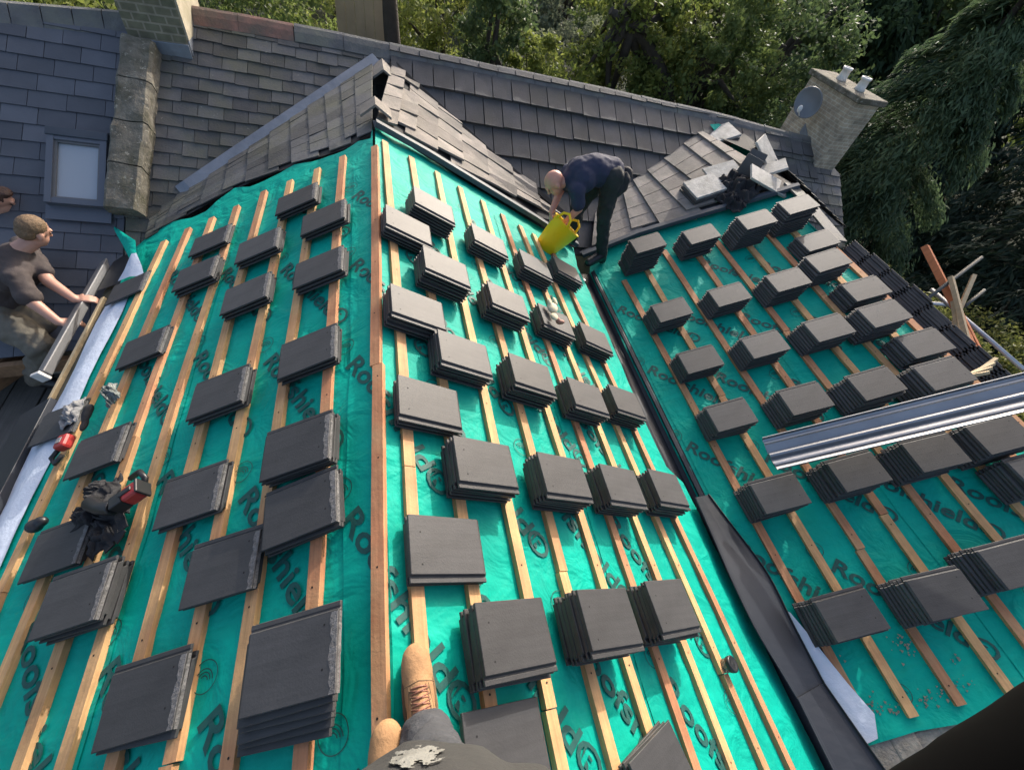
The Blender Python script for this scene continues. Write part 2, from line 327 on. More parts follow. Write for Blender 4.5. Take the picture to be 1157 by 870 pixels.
# printed lettering on the sheets
def font_mesh(body, size):
    cu = bpy.data.curves.new('lettering_source', 'FONT'); cu.body = body; cu.size = size; cu.offset = size * .022; cu.resolution_u = 3
    cu.align_x = 'CENTER'; cu.align_y = 'CENTER'
    o = bpy.data.objects.new('lettering_source', cu); COL.objects.link(o); bpy.context.view_layer.update()
    me = o.evaluated_get(bpy.context.evaluated_depsgraph_get()).to_mesh()
    V = [tuple(v.co) for v in me.vertices]; F = [tuple(p.vertices) for p in me.polygons]
    o.to_mesh_clear(); bpy.data.objects.remove(o); bpy.data.curves.remove(cu); return V, F
WORD = font_mesh('Roofshield®', .128)
WORD = ([(x * 1.22, y, 0) for x, y, z in WORD[0]], WORD[1])
def logo(rad):
    V = []; F = []
    def ring(r0, r1, a0, a1, n, cx=0, cy=0):
        b0 = len(V)
        for k in range(n + 1):
            a = a0 + (a1 - a0) * k / n; V.append((cx + r0 * math.cos(a), cy + r0 * math.sin(a), 0)); V.append((cx + r1 * math.cos(a), cy + r1 * math.sin(a), 0))
        for k in range(n): F.append((b0 + 2 * k, b0 + 2 * k + 1, b0 + 2 * k + 3, b0 + 2 * k + 2))
    ring(rad * .93, rad, 0, 2 * math.pi, 28)
    for q in range(3): ring(rad * (.26 + .2 * q), rad * (.34 + .2 * q), R(20), R(160), 10, 0, -rad * .25)
    return V, F
LOGO = logo(.052)
xs_ = [v[0] for v in WORD[0]]; k_ = .84 / (max(xs_) - min(xs_)); WORD = ([((x - min(xs_)) * k_, y, 0) for x, y, z in WORD[0]], WORD[1])
def lettering(pl_of, key_of, ang, e1, e2, start, inside):
    """the printed word repeated over a sheet (unrolled s, y); it carries on across the ridge fold"""
    u = Vector((math.cos(ang), math.sin(ang))); v = Vector((-u.y, u.x))
    def put(nm, shape, c, turn=0.0):
        V = []
        for x, y, z in shape[0]:
            if turn: x, y = x * math.cos(turn) - y * math.sin(turn), x * math.sin(turn) + y * math.cos(turn)
            p = c + u * x + v * y; pl = pl_of(p.x); V.append(tuple(pl.at(p.x, p.y, OFF + .006 + sag(pl, p.x, p.y))))
        me = bpy.data.meshes.new(nm); me.from_pydata(V, [], shape[1]); me.materials.append(m_ink)
        o = bpy.data.objects.new(nm, me); COL.objects.link(o); o.parent = mem[key_of(c.x)]
    for i in range(-6, 7):
        for j in range(-10, 11):
            c = Vector(start) + Vector(e2) * i + Vector(e1) * j
            if all(inside((c + u * t).x, (c + u * t).y) for t in (0, .42, .84)): put('lettering', WORD, c)
            c2 = c + u * -.12 + v * .03
            if inside((c2 - u * .07).x, (c2 - u * .07).y) and inside((c2 + u * .07).x, (c2 + u * .07).y): put('printed_logo', LOGO, c2, R(40))
lettering(lambda a: PA if a < 0 else PB, lambda a: 'A' if a < 0 else 'B', R(-58), (0, .775), (-.50, .25), (-.16, .72), lambda a, y: -2.0 < a < 2.1 and -.9 < y < 3.5)
lettering(lambda a: PC, lambda a: 'C', R(-50), (0, .80), (-.50, .25), (.19, .60), lambda a, y: .06 < a < 2.35 and -.45 < y < 3.55)

# battens: centre line s = a + b*y, nailed from the front of the roof to the old tiles
rb = random.Random(5)
def batten(pl, a, b, y0, y1, m, wd=.05, th=.027):
    cuts = [y0] + sorted(rb.uniform(y0 + .7, y1 - .6) for _ in range(1 if y1 - y0 > 3 else rb.choice((0, 1)))) + [y1]
    for c in range(len(cuts) - 1):
        ya, yb = cuts[c] + (.002 if c else 0), cuts[c + 1] - (.002 if c < len(cuts) - 2 else 0)
        mm = m if c == 0 else rb.choice((m, m, m_batten[0], m_batten[1])); ds = rb.uniform(-.005, .005) if c else 0
        q = Mesh(); n = max(3, int((yb - ya) / .35)); rings = []
        ph = rb.uniform(0, 6)
        pos = lambda y: a + ds + b * y + math.sin(y * 1.7 + ph) * .005 + math.sin(y * 4.1 + ph * 2) * .0015
        for k in range(n + 1):
            y = ya + (yb - ya) * k / n; dz0 = sag(pl, pos(y), y) * .25
            rings.append([q.bm.verts.new(pl.at(pos(y) + dx, y, dz + dz0)) for dx, dz in ((-wd / 2, -th), (wd / 2, -th), (wd / 2, 0), (-wd / 2, 0))])
        for k in range(n):
            for e in range(4): q.bm.faces.new((rings[k][e], rings[k][(e + 1) % 4], rings[k + 1][(e + 1) % 4], rings[k + 1][e]))
        q.bm.faces.new(rings[0][::-1]); q.bm.faces.new(rings[-1])
        bmesh.ops.bevel(q.bm, geom=[e for e in q.bm.edges if e.calc_face_angle(0) > .6], offset=.002, segments=1, affect='EDGES')
        q.mi = 1; y = math.ceil(ya / .42) * .42 + .07
        while y < yb - .03:
            cx_ = pos(y) + rb.uniform(-.006, .006); r = .0042; q.face([pl.at(cx_ + r * math.cos(t * math.pi / 3), y + r * math.sin(t * math.pi / 3), .0012 + sag(pl, pos(y), y) * .25) for t in range(6)]); y += .42
        q.build('batten', [mm, m_hole], house)
for i, (a, b, y1) in enumerate([(-.03, .0102, 3.58), (-.284, .0053, 3.65), (-.538, .0137, 3.63), (-.764, .0066, 3.63), (-.999, .0058, 3.65), (-1.211, .0024, 3.60), (-1.413, -.0082, 3.59), (-1.677, .0011, 3.59), (-1.925, .0101, 3.55)]):
    batten(PA, a, b, -1.9, y1, m_batten[1 if i in (0,) else 0] if i else m_batten[1])
for i, (a, b, y1) in enumerate([(.123, -.0045, 3.79), (.354, -.0044, 3.79), (.61, -.0087, 3.80), (.856, -.013, 3.77), (1.094, -.0103, 3.76), (1.321, -.0124, 3.72), (1.562, -.0192, 3.71), (1.815, -.04, 3.7), (2.037, -.0468, 3.62)]):
    batten(PB, a, b, -1.9, y1, m_batten[1 if i in (8,) else 0])
for i, (a, b, y1) in enumerate([(.376, -.0023, 3.35), (.621, .0052, 3.6), (.888, .006, 3.62), (1.151, .0124, 3.62), (1.401, .0168, 3.62), (1.67, .012, 3.6), (1.915, .01, 3.62), (2.15, .008, 3.62), (2.37, 0, 3.2)]):
    batten(PC, a, b, -.44, y1, m_batten[1 if i in (0, 2, 4, 7) else 0] if i != 2 else m_batten[1], wd=.052)
for a in (.25, .5, .75, 1.0, 1.3): batten(PD, a, 0, -.44, 3.6, m_batten[0])

# ---- tiled patches -------------------------------------------------------
def tiled(name, m, parent, poly, u, v, gauge, width, thick, stag=.5, jit=.004, tilt=1.0, gap=.005, lift=0.0, skip=0.0, slip=0.0, lap=.06):
    poly = [Vector(p) for p in poly]; o = poly[0]; u = Vector(u).normalized(); v = Vector(v).normalized(); v = (v - u * v.dot(u)).normalized(); n = u.cross(v)
    if n.z < 0: n = -n
    uv = [((p - o).dot(u), (p - o).dot(v)) for p in poly]
    u0, u1 = min(a for a, b in uv), max(a for a, b in uv); v0, v1 = min(b for a, b in uv), max(b for a, b in uv)
    area = sum(uv[i][0] * uv[(i + 1) % len(uv)][1] - uv[(i + 1) % len(uv)][0] * uv[i][1] for i in range(len(uv)))
    q = Mesh(); rnd = random.Random(name + str(len(poly)) + str(round(o.x, 2)))
    j = -1
    while v0 + j * gauge < v1:
        a = u0 - width * (1 + (stag * (j % 2))) + rnd.uniform(-.02, .02) * width
        while a < u1:
            wd = width * (1 + rnd.uniform(-.06, .06)) if stag else width
            if rnd.random() >= skip:
                x0, x1 = a + gap / 2, a + wd - gap / 2; y0 = v0 + j * gauge + (rnd.uniform(.3, 1) * slip if rnd.random() < .15 else rnd.uniform(-jit, jit)); y1 = y0 + gauge + lap
                dz = rnd.uniform(0, jit); e = rnd.uniform(-jit, jit) * .6
                P = lambda x, y, z: o + u * x + v * y + n * (z + lift)
                t0, t1 = 0.0, thick * tilt * (gauge + lap) / gauge
                q.hexa([P(x0, y0, t0), P(x1, y0, t0), P(x1, y1, t1 + e), P(x0, y1, t1 + dz)], [P(x0, y0, t0 + thick), P(x1, y0, t0 + thick), P(x1, y1, t1 + thick + e), P(x0, y1, t1 + thick + dz)])
            a += wd
        j += 1
    sg = 1 if area > 0 else -1
    for i in range(len(poly)):
        (ax, ay), (bx, by) = uv[i], uv[(i + 1) % len(uv)]
        ex, ey = bx - ax, by - ay; L = math.hypot(ex, ey)
        if L < 1e-4: continue
        nx, ny = ey / L * sg, -ex / L * sg           # outward
        bmesh.ops.bisect_plane(q.bm, geom=q.bm.verts[:] + q.bm.edges[:] + q.bm.faces[:], plane_co=o + u * ax + v * ay, plane_no=u * nx + v * ny, clear_outer=True)
    ob = q.build(name, m, parent, recalc=False)
    s = Mesh(); s.face([o + u * a + v * b + n * (lift - .004) for a, b in uv]); s.build('roof_underlay', m_under, ob)
    return ob
def sweep(name, m, parent, path, prof, up):
    """profile [(side, height)] swept along path; up = Vector"""
    q = Mesh(); path = [Vector(p) for p in path]; rings = []
    for i, p in enumerate(path):
        d = (path[min(i + 1, len(path) - 1)] - path[max(i - 1, 0)]).normalized(); uu = (Vector(up) - d * d.dot(Vector(up))).normalized(); sd = d.cross(uu)
        rings.append([q.bm.verts.new(p + sd * a + uu * h) for a, h in prof])
    for i in range(len(rings) - 1):
        for k in range(len(prof) - 1): q.bm.faces.new((rings[i][k], rings[i][k + 1], rings[i + 1][k + 1], rings[i + 1][k]))
    return q
def strip(name, m, parent, path, wd, th, up, bevel=.003):
    q = sweep(name, m, parent, path, [(-wd / 2, 0), (wd / 2, 0), (wd / 2, -th), (-wd / 2, -th), (-wd / 2, 0)], up)
    bmesh.ops.remove_doubles(q.bm, verts=q.bm.verts, dist=1e-6)
    bmesh.ops.holes_fill(q.bm, edges=[e for e in q.bm.edges if e.is_boundary], sides=0)
    return q.build(name, m, parent, bevel=bevel)

# main old roof: fine old slates on the left, large interlocking tiles on the right
def Moff(X, off): return X + MN * off
ridge_px = [(219, 17), (330, 35), (440, 56), (560, 81), (680, 105), (800, 131), (915, 161)]
ridge3 = [M(x, y) for x, y in ridge_px]
botv = lambda X, dv: X + MV * dv
apex = M(433, 70)
mainL = [M(150, 20), ridge3[0], ridge3[1], ridge3[2], botv(ridge3[2], 2.0), botv(M(150, 20), 2.6)]
tiled('old_slates', m_slate_old, house, mainL, MU, MV, .125, .20, .010, jit=.006, slip=.02)
mainR = [ridge3[2], ridge3[4], ridge3[6], botv(ridge3[6], 1.75), botv(ridge3[2], 2.2)]
tiled('old_tiles', m_old_tile, house, mainR, MU, MV, .325, .215, .032, stag=.5, jit=.006, slip=.015, gap=.009)
rr = M(915, 161)
tiled('old_slates', m_slate_old, house, [M(860, 149), M(915, 161), M(945, 200), M(950, 275), M(905, 262)], MU, MV, .15, .19, .012, jit=.005, lift=.03)
# ridge cappings
def ridge_run(pts, m, name, r=.115, seg=.46):
    pts = [Vector(p) for p in pts]
    for i in range(len(pts) - 1):
        a, b = pts[i], pts[i + 1]; k = max(1, round((b - a).length / seg))
        for t in range(k):
            p = a.lerp(b, t / k); q2 = a.lerp(b, (t + 1) / k); d = (q2 - p)
            p = p + d * .01; q2 = q2 - d * .0 + Vector((0, 0, random.uniform(-.006, .006)))
            s = Mesh(); dd = d.normalized(); sd = dd.cross(Vector((0, 0, 1))).normalized()
            for c, e in ((1, .0), ):
                pr = [(-r * 1.25, -.10), (-r * .75, -.035), (-r * .3, .0), (0, .012), (r * .3, .0), (r * .75, -.035), (r * 1.25, -.10)]
                lo = [(x * .84, z - .022) for x, z in pr]
                rings = []
                for X in (p, q2):
                    rings.append([s.bm.verts.new(X + sd * x + Vector((0, 0, z + .05))) for x, z in pr + lo[::-1]])
                nn = len(rings[0])
                for c2 in range(nn): s.bm.faces.new((rings[0][c2], rings[0][(c2 + 1) % nn], rings[1][(c2 + 1) % nn], rings[1][c2]))
                s.bm.faces.new(rings[0][::-1]); s.bm.faces.new(rings[1])
            s.build('ridge_tile', m, house)
red_end = M(330, 35)
ridge_run([M(219, 16), M(270, 24), M(332, 35)], m_red_ridge, 'r', r=.10)
ridge_run([M(333, 35), M(440, 56), M(560, 81), M(680, 105), M(800, 131), M(916, 161)], m_grey_ridge, 'g', r=.105)
# far slope of the main roof (drops away behind the ridge)
s = Mesh(); zr = Vector((0, 1, -.62)).normalized() * 3.0
s.face([M(147, 20), M(440, 56), M(916, 161), M(916, 161) + zr, M(440, 56) + zr, M(147, 20) + zr]); s.build('rear_slope', m_slate_old, house)

# old tiled gable over the left valley (old slates, facing left)
vL = [M(421, 73, .02), M(380, 100, .02), M(330, 134, .02), M(270, 175, .02), M(215, 213, .02), M(172, 245, .02)]
gA = [PA.hit(421, 150, -.034), PA.hit(388, 169, -.034), PA.hit(333, 187, -.034), PA.hit(265, 214, -.034), PA.hit(196, 252, -.034), PA.hit(166, 272, -.034)]
def ruled_tiled(name, m, parent, A, B, nu, nv, thick, jit, skipf=0.0, gap=.12, flip=False):
    """old tiles laid between two edges A (first) and B (second); rows run from A to B"""
    def lerpl(L, t):
        f = t * (len(L) - 1); i = min(int(f), len(L) - 2); return L[i].lerp(L[i + 1], f - i)
    rnd = random.Random(name + str(nu)); q = Mesh()
    for i in range(nu):                      # courses from ridge (t=0) downwards
        for j in range(nv):
            if rnd.random() < skipf: continue
            t0, t1 = i / nu - .15 / nu, (i + 1) / nu + .25 / nu
            o2 = (.5 if i % 2 else 0)
            s0, s1 = (j - o2) / nv, (j + 1 - o2) / nv - gap / nv
            s0, s1 = max(0, s0), min(1, s1)
            t0, t1 = max(0, t0), min(1, t1)
            if s1 - s0 < .2 / nv: continue
            P = lambda t, s: lerpl(A, t).lerp(lerpl(B, t), s)
            a, b, c, d = P(t0, s0), P(t0, s1), P(t1, s1), P(t1, s0)
            n = (b - a).cross(d - a).normalized(); n = n if n.z > 0 else -n
            k = [rnd.uniform(0, jit) for _ in range(4)]; lo = .004; hi = thick * 1.15
            q.hexa([a + n * lo, b + n * lo, c + n * (hi + k[2]), d + n * (hi + k[3])], [a + n * (lo + thick), b + n * (lo + thick), c + n * (hi + thick + k[2]), d + n * (hi + thick + k[3])])
    ob = q.build(name, m, parent, recalc=True)
    u = Mesh()
    for i in range(len(A) - 1):
        t0, t1 = i / (len(A) - 1), (i + 1) / (len(A) - 1); u.face([A[i], lerpl(B, t0), lerpl(B, t1), A[i + 1]])
    u.build('roof_underlay', m_under, ob); return ob
ruled_tiled('old_slates', m_slate_old, house, vL, gA, 13, 7, .008, .009, .0, .04)
strip('valley_flashing', m_lead, house, [p + MN * .035 for p in [M(426, 69)] + vL[1:5] + [M(205, 220)]], .13, .012, MN)
# right side of that gable: weathered tiles, partly lifted
vR = [M(442, 76, .02), M(462, 92, .02), M(500, 127, .02), M(550, 172, .02), M(600, 213, .02), M(648, 254, .02)]
gB = [PB.hit(424, 138, .0), PB.hit(455, 152, .0), PB.hit(500, 182, .0), PB.hit(555, 215, .0), PB.hit(610, 246, .0), PB.hit(652, 270, .0)]
ruled_tiled('old_tiles', m_old_tile_b, house, vR, gB, 9, 5, .020, .035, .07, .06)
strip('valley_flashing', m_under, house, [p + MN * .05 for p in [M(446, 76)] + vR[1:]], .055, .012, MN)
# left side of the second gable
vC = [M(792, 150, .02), M(785, 156, .02), M(750, 183, .02), M(720, 205, .02), M(700, 217, .02), M(672, 245, .02)]
gC = [PC.hit(897, 212, .0), PC.hit(868, 221, .0), PC.hit(820, 236, .0), PC.hit(760, 254, .0), PC.hit(710, 270, .0), PC.hit(668, 286, .0)]
ruled_tiled('old_tiles', m_old_tile_b, house, vC, gC, 8, 5, .026, .006, .0, .04)
strip('valley_flashing', m_lead, house, [p + MN * .03 for p in [M(792, 146), M(785, 154), M(750, 181), M(720, 203), M(700, 216), M(684, 231)]], .15, .012, MN)
rg2 = [M(812, 147, .03), PC.hit(850, 160), PC.hit(897, 214)]
s = Mesh(); s.face([M(800, 150, .025), M(840, 150, .025), M(868, 170, .02), PC.hit(905, 222), PC.hit(890, 214), PC.hit(850, 172)]); s.build('roof_underlay', m_under, house)
tiled('old_slates', m_slate_old, house, [PC.hit(850, 163), PC.hit(897, 214), PC.hit(905, 222) + Vector((.9, 0, -.5)), M(900, 165, .0) ], Vector((0, 1, 0)), Vector((1, 0, -.45)), .16, .2, .012, lift=.01)
# raised capping tiles at the end of the old ridge
for (px, py, dx) in ((428, 88, 0), (424, 112, .0)):
    c = M(432, 78) if py == 88 else PA.hit(424, 122, .0)
    s = Mesh(); d = Vector((.02, -1, .05)).normalized(); ln = .36 if py == 88 else .2
    up = Vector((0, 0, 1)); sd = d.cross(up).normalized()
    for sg in (-1, 1):
        a = c + up * .07; s.hexa([a, a + d * ln, a + d * ln + sd * sg * .12 - up * .09, a + sd * sg * .12 - up * .09], [a + up * .02, a + d * ln + up * .02, a + d * ln + sd * sg * .125 - up * .07, a + sd * sg * .125 - up * .07])
    s.build('ridge_tile', m_old_tile_b, house)

# grey metal edge trims between new membrane and old tiles
def trim(pts):
    q = sweep('edge_trim', m_trim, house, pts, [(-.05, .015), (-.045, .045), (0.0, .05), (.012, .02), (.06, .012), (.06, .002), (-.05, .002), (-.05, .015)], (0, 0, 1))
    bmesh.ops.remove_doubles(q.bm, verts=q.bm.verts, dist=1e-6); bmesh.ops.holes_fill(q.bm, edges=[e for e in q.bm.edges if e.is_boundary], sides=0)
    return q.build('edge_trim', m_trim, house)
trim([PB.hit(650, 277, .01), PB.hit(600, 245, .01), PB.hit(540, 209, .01), PB.hit(480, 173, .01), PB.hit(422, 141, .01)])
trim([PC.hit(900, 211, .02), PC.hit(850, 226, .02), PC.hit(790, 243, .02), PC.hit(720, 264, .02), PC.hit(657, 289, .02)])

strip('verge_flashing', m_slate_old, house, [PC.hit(893, 207, .03), PC.hit(915, 230, .03), PC.hit(950, 272, .03)], .16, .02, (0, 0, 1))
# valley: dark trough between the two slopes, narrow far away and laid over by a wide sheet in front
def Pbc(y, a, off=0.0): return PB.at(a, y, off)
L = [(2.27, 3.65), (2.25, 2.31), (2.21, 1.64), (2.22, 1.21), (2.22, .77), (2.22, .38), (2.22, .09), (2.24, -.16), (2.26, -.5), (2.3, -1.6)]
Rr = [(.10, 3.65), (.10, 2.45), (.10, 1.5), (.10, 1.0), (.10, .6), (.10, .26), (.10, -.02), (.10, -.34), (.10, -.5), (.10, -1.6)]
s = Mesh(); rows = []
for (a, y), (c, y2) in zip(L, Rr):
    A_ = PB.at(a - .03, y, -.03); B_ = PC.at(c + .04, y2, -.02); mid = A_.lerp(B_, .5) + Vector((0, 0, -.10))
    rows.append([s.bm.verts.new(p) for p in (A_, A_.lerp(mid, .45) + Vector((0, 0, -.05)), mid, B_.lerp(mid, .45) + Vector((0, 0, -.04)), B_)])
for i in range(len(rows) - 1):
    for k in range(4): s.bm.faces.new((rows[i][k], rows[i][k + 1], rows[i + 1][k + 1], rows[i + 1][k]))
s.build('valley_trough', m_grp, house)
# up-stand lip on the far side of the trough
strip('valley_lip', m_grp, house, [PC.at(.105, y, .012) for y in (3.6, 3.0, 2.4, 1.8, 1.2, .75)], .03, .03, PC.n)

# eave on the left: membrane strip, dark tray, gutter, dirty wall-plate
s = Mesh(); rows = []
for k in range(25):
    y = 3.0 - k * .2; wv = math.sin(k * 1.3) * .012
    rows.append([s.bm.verts.new(PA.at(a + wv, y, z)) for a, z in ((-2.02, -.018), (-2.09, -.008 + abs(wv)), (-2.17, -.014), (-2.25, -.03 + wv))])
for i in range(len(rows) - 1):
    for k in range(3):
        f = s.bm.faces.new((rows[i][k], rows[i][k + 1], rows[i + 1][k + 1], rows[i + 1][k])); f.smooth = True
s.build('membrane_edge', m_white, house)
q = sweep('eave_tray', m_grp, house, [PA.at(-2.42, y, -.02) for y in (2.12, 1.2, .4, -.6, -1.8)], [(-.17, .03), (-.12, .022), (.12, -.01), (.14, -.03), (.20, -.06), (.20, -.12), (-.17, -.05), (-.17, .03)], PA.n)
bmesh.ops.remove_doubles(q.bm, verts=q.bm.verts, dist=1e-6); bmesh.ops.holes_fill(q.bm, edges=[e for e in q.bm.edges if e.is_boundary], sides=0); q.build('eave_tray', m_grp, house, bevel=.004)
strip('wall_plate', m_moss, house, [PA.at(-2.34, y, -.08) for y in (4.0, 3.2, 2.06)], .26, .12, PA.n)
strip('pale_fillet', m_palewood, house, [PA.at(-2.40, y, -.055) for y in (3.2, 2.7, 2.1)], .03, .05, PA.n)
# gutter channel (top open) with end stop
pr = [(-.06, .03), (-.055, -.03), (-.03, -.06), (.03, -.06), (.055, -.03), (.06, .03), (.045, .03), (.042, -.025), (.025, -.045), (-.025, -.045), (-.042, -.025), (-.045, .03), (-.06, .03)]
gpath = [PA.at(-2.53, y, .0) for y in (4.05, 3.4, 2.9, 2.45)]
gq = Mesh(); gq.beam(gpath[0], gpath[-1], PA.n, .06, .06); gut = gq.build('gutter', m_gutter, house, bevel=.008)
s = Mesh(); s.box(gpath[-1] + Vector((0, -.015, -.03)), PA.d, (0, 1, 0), PA.n, .036, .012, .04); s.build('end_stop', m_pot, gut, bevel=.004)
s = Mesh(); s.face([p + Vector((0, 0, .0)) for p in (PA.at(-2.25, 3.3, -.06), PA.at(-2.25, 4.1, -.06), PA.at(-2.47, 4.1, -.04), PA.at(-2.47, 3.3, -.04))])
s.build('soffit_sheet', m_blackpl, house)
# walls
s = Mesh()
xw = PA.at(-2.3, 0).x
s.box((xw + .1, .9, -5.2), (1, 0, 0), (0, 1, 0), (0, 0, 1), .12, 3.2, 2.4); s.box((2.0, -2.2, -5.3), (1, 0, 0), (0, 1, 0), (0, 0, 1), 4.2, .12, 2.2)
s.box((PD.at(2.3, 0).x, 1.9, -5.3), (1, 0, 0), (0, 1, 0), (0, 0, 1), .12, 4.2, 2.2); s.box((6.15, 5.6, -5.6), (1, 0, 0), (0, 1, 0), (0, 0, 1), .12, 1.2, 2.2)
s.build('wall', m_wall, house)
s = Mesh(); a, b, c = PC.at(.36, -.50, -.012), PC.at(.75, -.47, -.012), PC.at(SR, -.47, -.012)
for k in range(16):
    p = PC.at(.36 + k * .13, -.50 + random.uniform(-.01, .01), -.03); s.box(p + Vector((.06, -.10, -.05)), PC.d, (0, 1, 0), PC.n, .07, .11 + random.uniform(-.01, .02), .055 + random.uniform(-.006, .008))
s.build('wall_top', m_mortar, house, bevel=.012)

# ------------------------------------------------------------------ chimneys, coping, neighbour
nb = thing('neighbour_house', 'neighbouring house with new blue grey slates and small roof window, left of the stone coping', 'house')
nl = [M(-190, -6), M(148, 22), botv(M(148, 22), 2.95), botv(M(-190, -6), 2.95)]
tiled('slates', m_slate_new, nb, nl, MU, MV, .15, .255, .009, jit=.003)
for t in range(9):
    a = M(-190, -8).lerp(M(150, 20), t / 9); b = M(-190, -8).lerp(M(150, 20), (t + 1) / 9); d = (b - a).normalized(); sd = d.cross(Vector((0, 0, 1)))
    s = Mesh(); rings = []
    for X in (a + d * .004, b - d * .004):
        rings.append([s.bm.verts.new(X + sd * x + Vector((0, 0, z))) for x, z in ((-.17, -.10), (-.03, .035), (.03, .035), (.17, -.10), (.14, -.11), (0, .0), (-.14, -.11))])
    for c2 in range(7): s.bm.faces.new((rings[0][c2], rings[0][(c2 + 1) % 7], rings[1][(c2 + 1) % 7], rings[1][c2]))
    s.bm.faces.new(rings[0][::-1]); s.bm.faces.new(rings[1]); s.build('ridge_tile', m_red_ridge if False else m_grey_ridge, nb)
s = Mesh(); zr = Vector((0, 1, -.62)).normalized() * 3.0; s.face([M(-190, -6), M(148, 22), M(148, 22) + zr, M(-190, -6) + zr]); s.build('rear_slope', m_slate_new, nb)
s = Mesh(); eb = botv(M(148, 22), 3.0); ea = botv(M(-190, -6), 3.0); s.beam(ea, eb, (0, 0, 1), .05, .12); s.build('fascia', m_wood, nb)
s = Mesh(); s.box(((ea.x + eb.x) / 2, eb.y + .25, -5.3), (1, 0, 0), (0, 1, 0), (0, 0, 1), (eb.x - ea.x) / 2, .12, 2.1); s.build('wall', m_wall, nb)
# skylight
c0, c1, c2, c3 = M(62, 160, .02), M(127, 163, .02), M(125, 237, .02), M(57, 236, .02)
cc = (c0 + c1 + c2 + c3) / 4; hw = ((c1 - c0).length + (c2 - c3).length) / 4; hh = ((c3 - c0).length + (c2 - c1).length) / 4
sk = Mesh()
fw = .045
for sg in (-1, 1):
    sk.box(cc + MU * sg * (hw - fw / 2) + MN * .045, MU, MV, MN, fw / 2, hh, .045); sk.box(cc + MV * sg * (hh - fw / 2) + MN * .043, MU, MV, MN, hw - fw, fw / 2, .043)
win = sk.build('roof_window', m_frame, nb, bevel=.005)
sk = Mesh(); iw = .016
for sg in (-1, 1):
    sk.box(cc + MU * sg * (hw - fw - iw / 2) + MN * .05, MU, MV, MN, iw / 2, hh - fw, .022); sk.box(cc + MV * sg * (hh - fw - iw / 2) + MN * .05, MU, MV, MN, hw - fw - iw, iw / 2, .021)
sk.build('sash', m_gutter, win)
sk = Mesh(); sk.box(cc + MN * .045, MU, MV, MN, hw - fw - .01, hh - fw - .01, .006); sk.build('pane', m_glass, win)
sk = Mesh(); sk.box(cc - MV * (hh + .02) + MN * .06, MU, MV, MN, hw + .01, .035, .04); sk.build('hood', m_trim, win, bevel=.006)
sk = Mesh(); sk.box(cc + MV * (hh + .055) + MN * .022, MU, MV, MN, hw + .02, .06, .006); sk.build('apron_flashing', m_frame, win)

# stone coping between the two roofs
cop = thing('coping_wall', 'raised lichen stained stone coping running down between the two slate roofs', 'parapet')
tp, bt = M(166, 60), M(147, 246)
n = 4
for k in range(n):
    a = tp.lerp(bt, k / n); b = tp.lerp(bt, (k + 1) / n); d = (b - a).normalized(); sd = d.cross(MN).normalized()
    s = Mesh(); wd = .125; h = .17
    pr = [(-wd, 0), (wd, 0), (wd, h * .85), (wd * .8, h), (-wd * .8, h * 1.03), (-wd, h * .88)]
    rings = [[s.bm.verts.new(X + sd * x + MN * z) for x, z in pr] for X in (a + d * .006, b - d * .006)]
    for c2 in range(6): s.bm.faces.new((rings[0][c2], rings[0][(c2 + 1) % 6], rings[1][(c2 + 1) % 6], rings[1][c2]))
    s.bm.faces.new(rings[0][::-1]); s.bm.faces.new(rings[1])
    bmesh.ops.subdivide_edges(s.bm, edges=s.bm.edges[:], cuts=5, use_grid_fill=True)
    for v in s.bm.verts: v.co += Vector((noise.noise(v.co * 7), noise.noise(v.co * 7 + Vector((9, 0, 0))), noise.noise(v.co * 7 + Vector((0, 9, 0))))) * .018
    s.build('coping_stone', m_stone, cop)

def chimney(name, label, x0, x1, y0, y1, zb, zt, m, cap, pots=()):
    ch = thing(name, label, 'chimney')
    s = Mesh(); s.box(((x0 + x1) / 2, (y0 + y1) / 2, (zb + zt) / 2), (1, 0, 0), (0, 1, 0), (0, 0, 1), (x1 - x0) / 2, (y1 - y0) / 2, (zt - zb) / 2); s.build('stack', m, ch, bevel=.012)
    s = Mesh(); s.box(((x0 + x1) / 2, (y0 + y1) / 2, zt + .03), (1, 0, 0), (0, 1, 0), (0, 0, 1), (x1 - x0) / 2 + cap, (y1 - y0) / 2 + cap, .035); s.build('cap', m_stone, ch, bevel=.015)
    for (x, y, h) in pots:
        s = Mesh(); s.lathe((x, y, zt + .06), (0, 0, 1), [(.001, 0), (.075, 0), (.06, .04), (.055, h - .03), (.065, h - .025), (.065, h), (.045, h), (.04, h - .1), (.001, h - .1)], 18); s.build('chimney_pot', m_pot, ch)
    return ch
chL = chimney('chimney', 'broad mossy stone chimney at the top of the coping with lead apron', -2.09, -1.64, 5.31, 5.95, -2.3, .75, m_chim, .05)
s = Mesh(); s.box((-1.87, 5.297, -1.70), (1, 0, 0), (0, 1, 0), (0, 0, 1), .24, .008, .075); s.box((-1.632, 5.6, -1.50), (0, 1, .62), (1, 0, 0), (0, 0, 1), .28, .006, .06)
s.build('lead_apron', m_lead, chL, bevel=.004)
s = Mesh(); s.box((-1.635, 5.63, -.5), (1, 0, 0), (0, 1, 0), (0, 0, 1), .012, .305, 1.1); s.build('sunlit_side', m_cream, chL)  # cream slab: this side's sunlit look is put into its colour
chR = chimney('chimney', 'pale brick chimney with two white pots at the right end of the main roof', 5.93, 6.30, 5.26, 6.25, -2.6, -1.30, m_chim2, .045, [(6.12, 5.55, .15), (6.12, 5.92, .15)])
s = Mesh(); s.box((5.925, 5.55, -2.02), (0, 1, .6), (1, 0, 0), (0, 0, 1), .3, .006, .06); s.build('lead_apron', m_lead, chR)
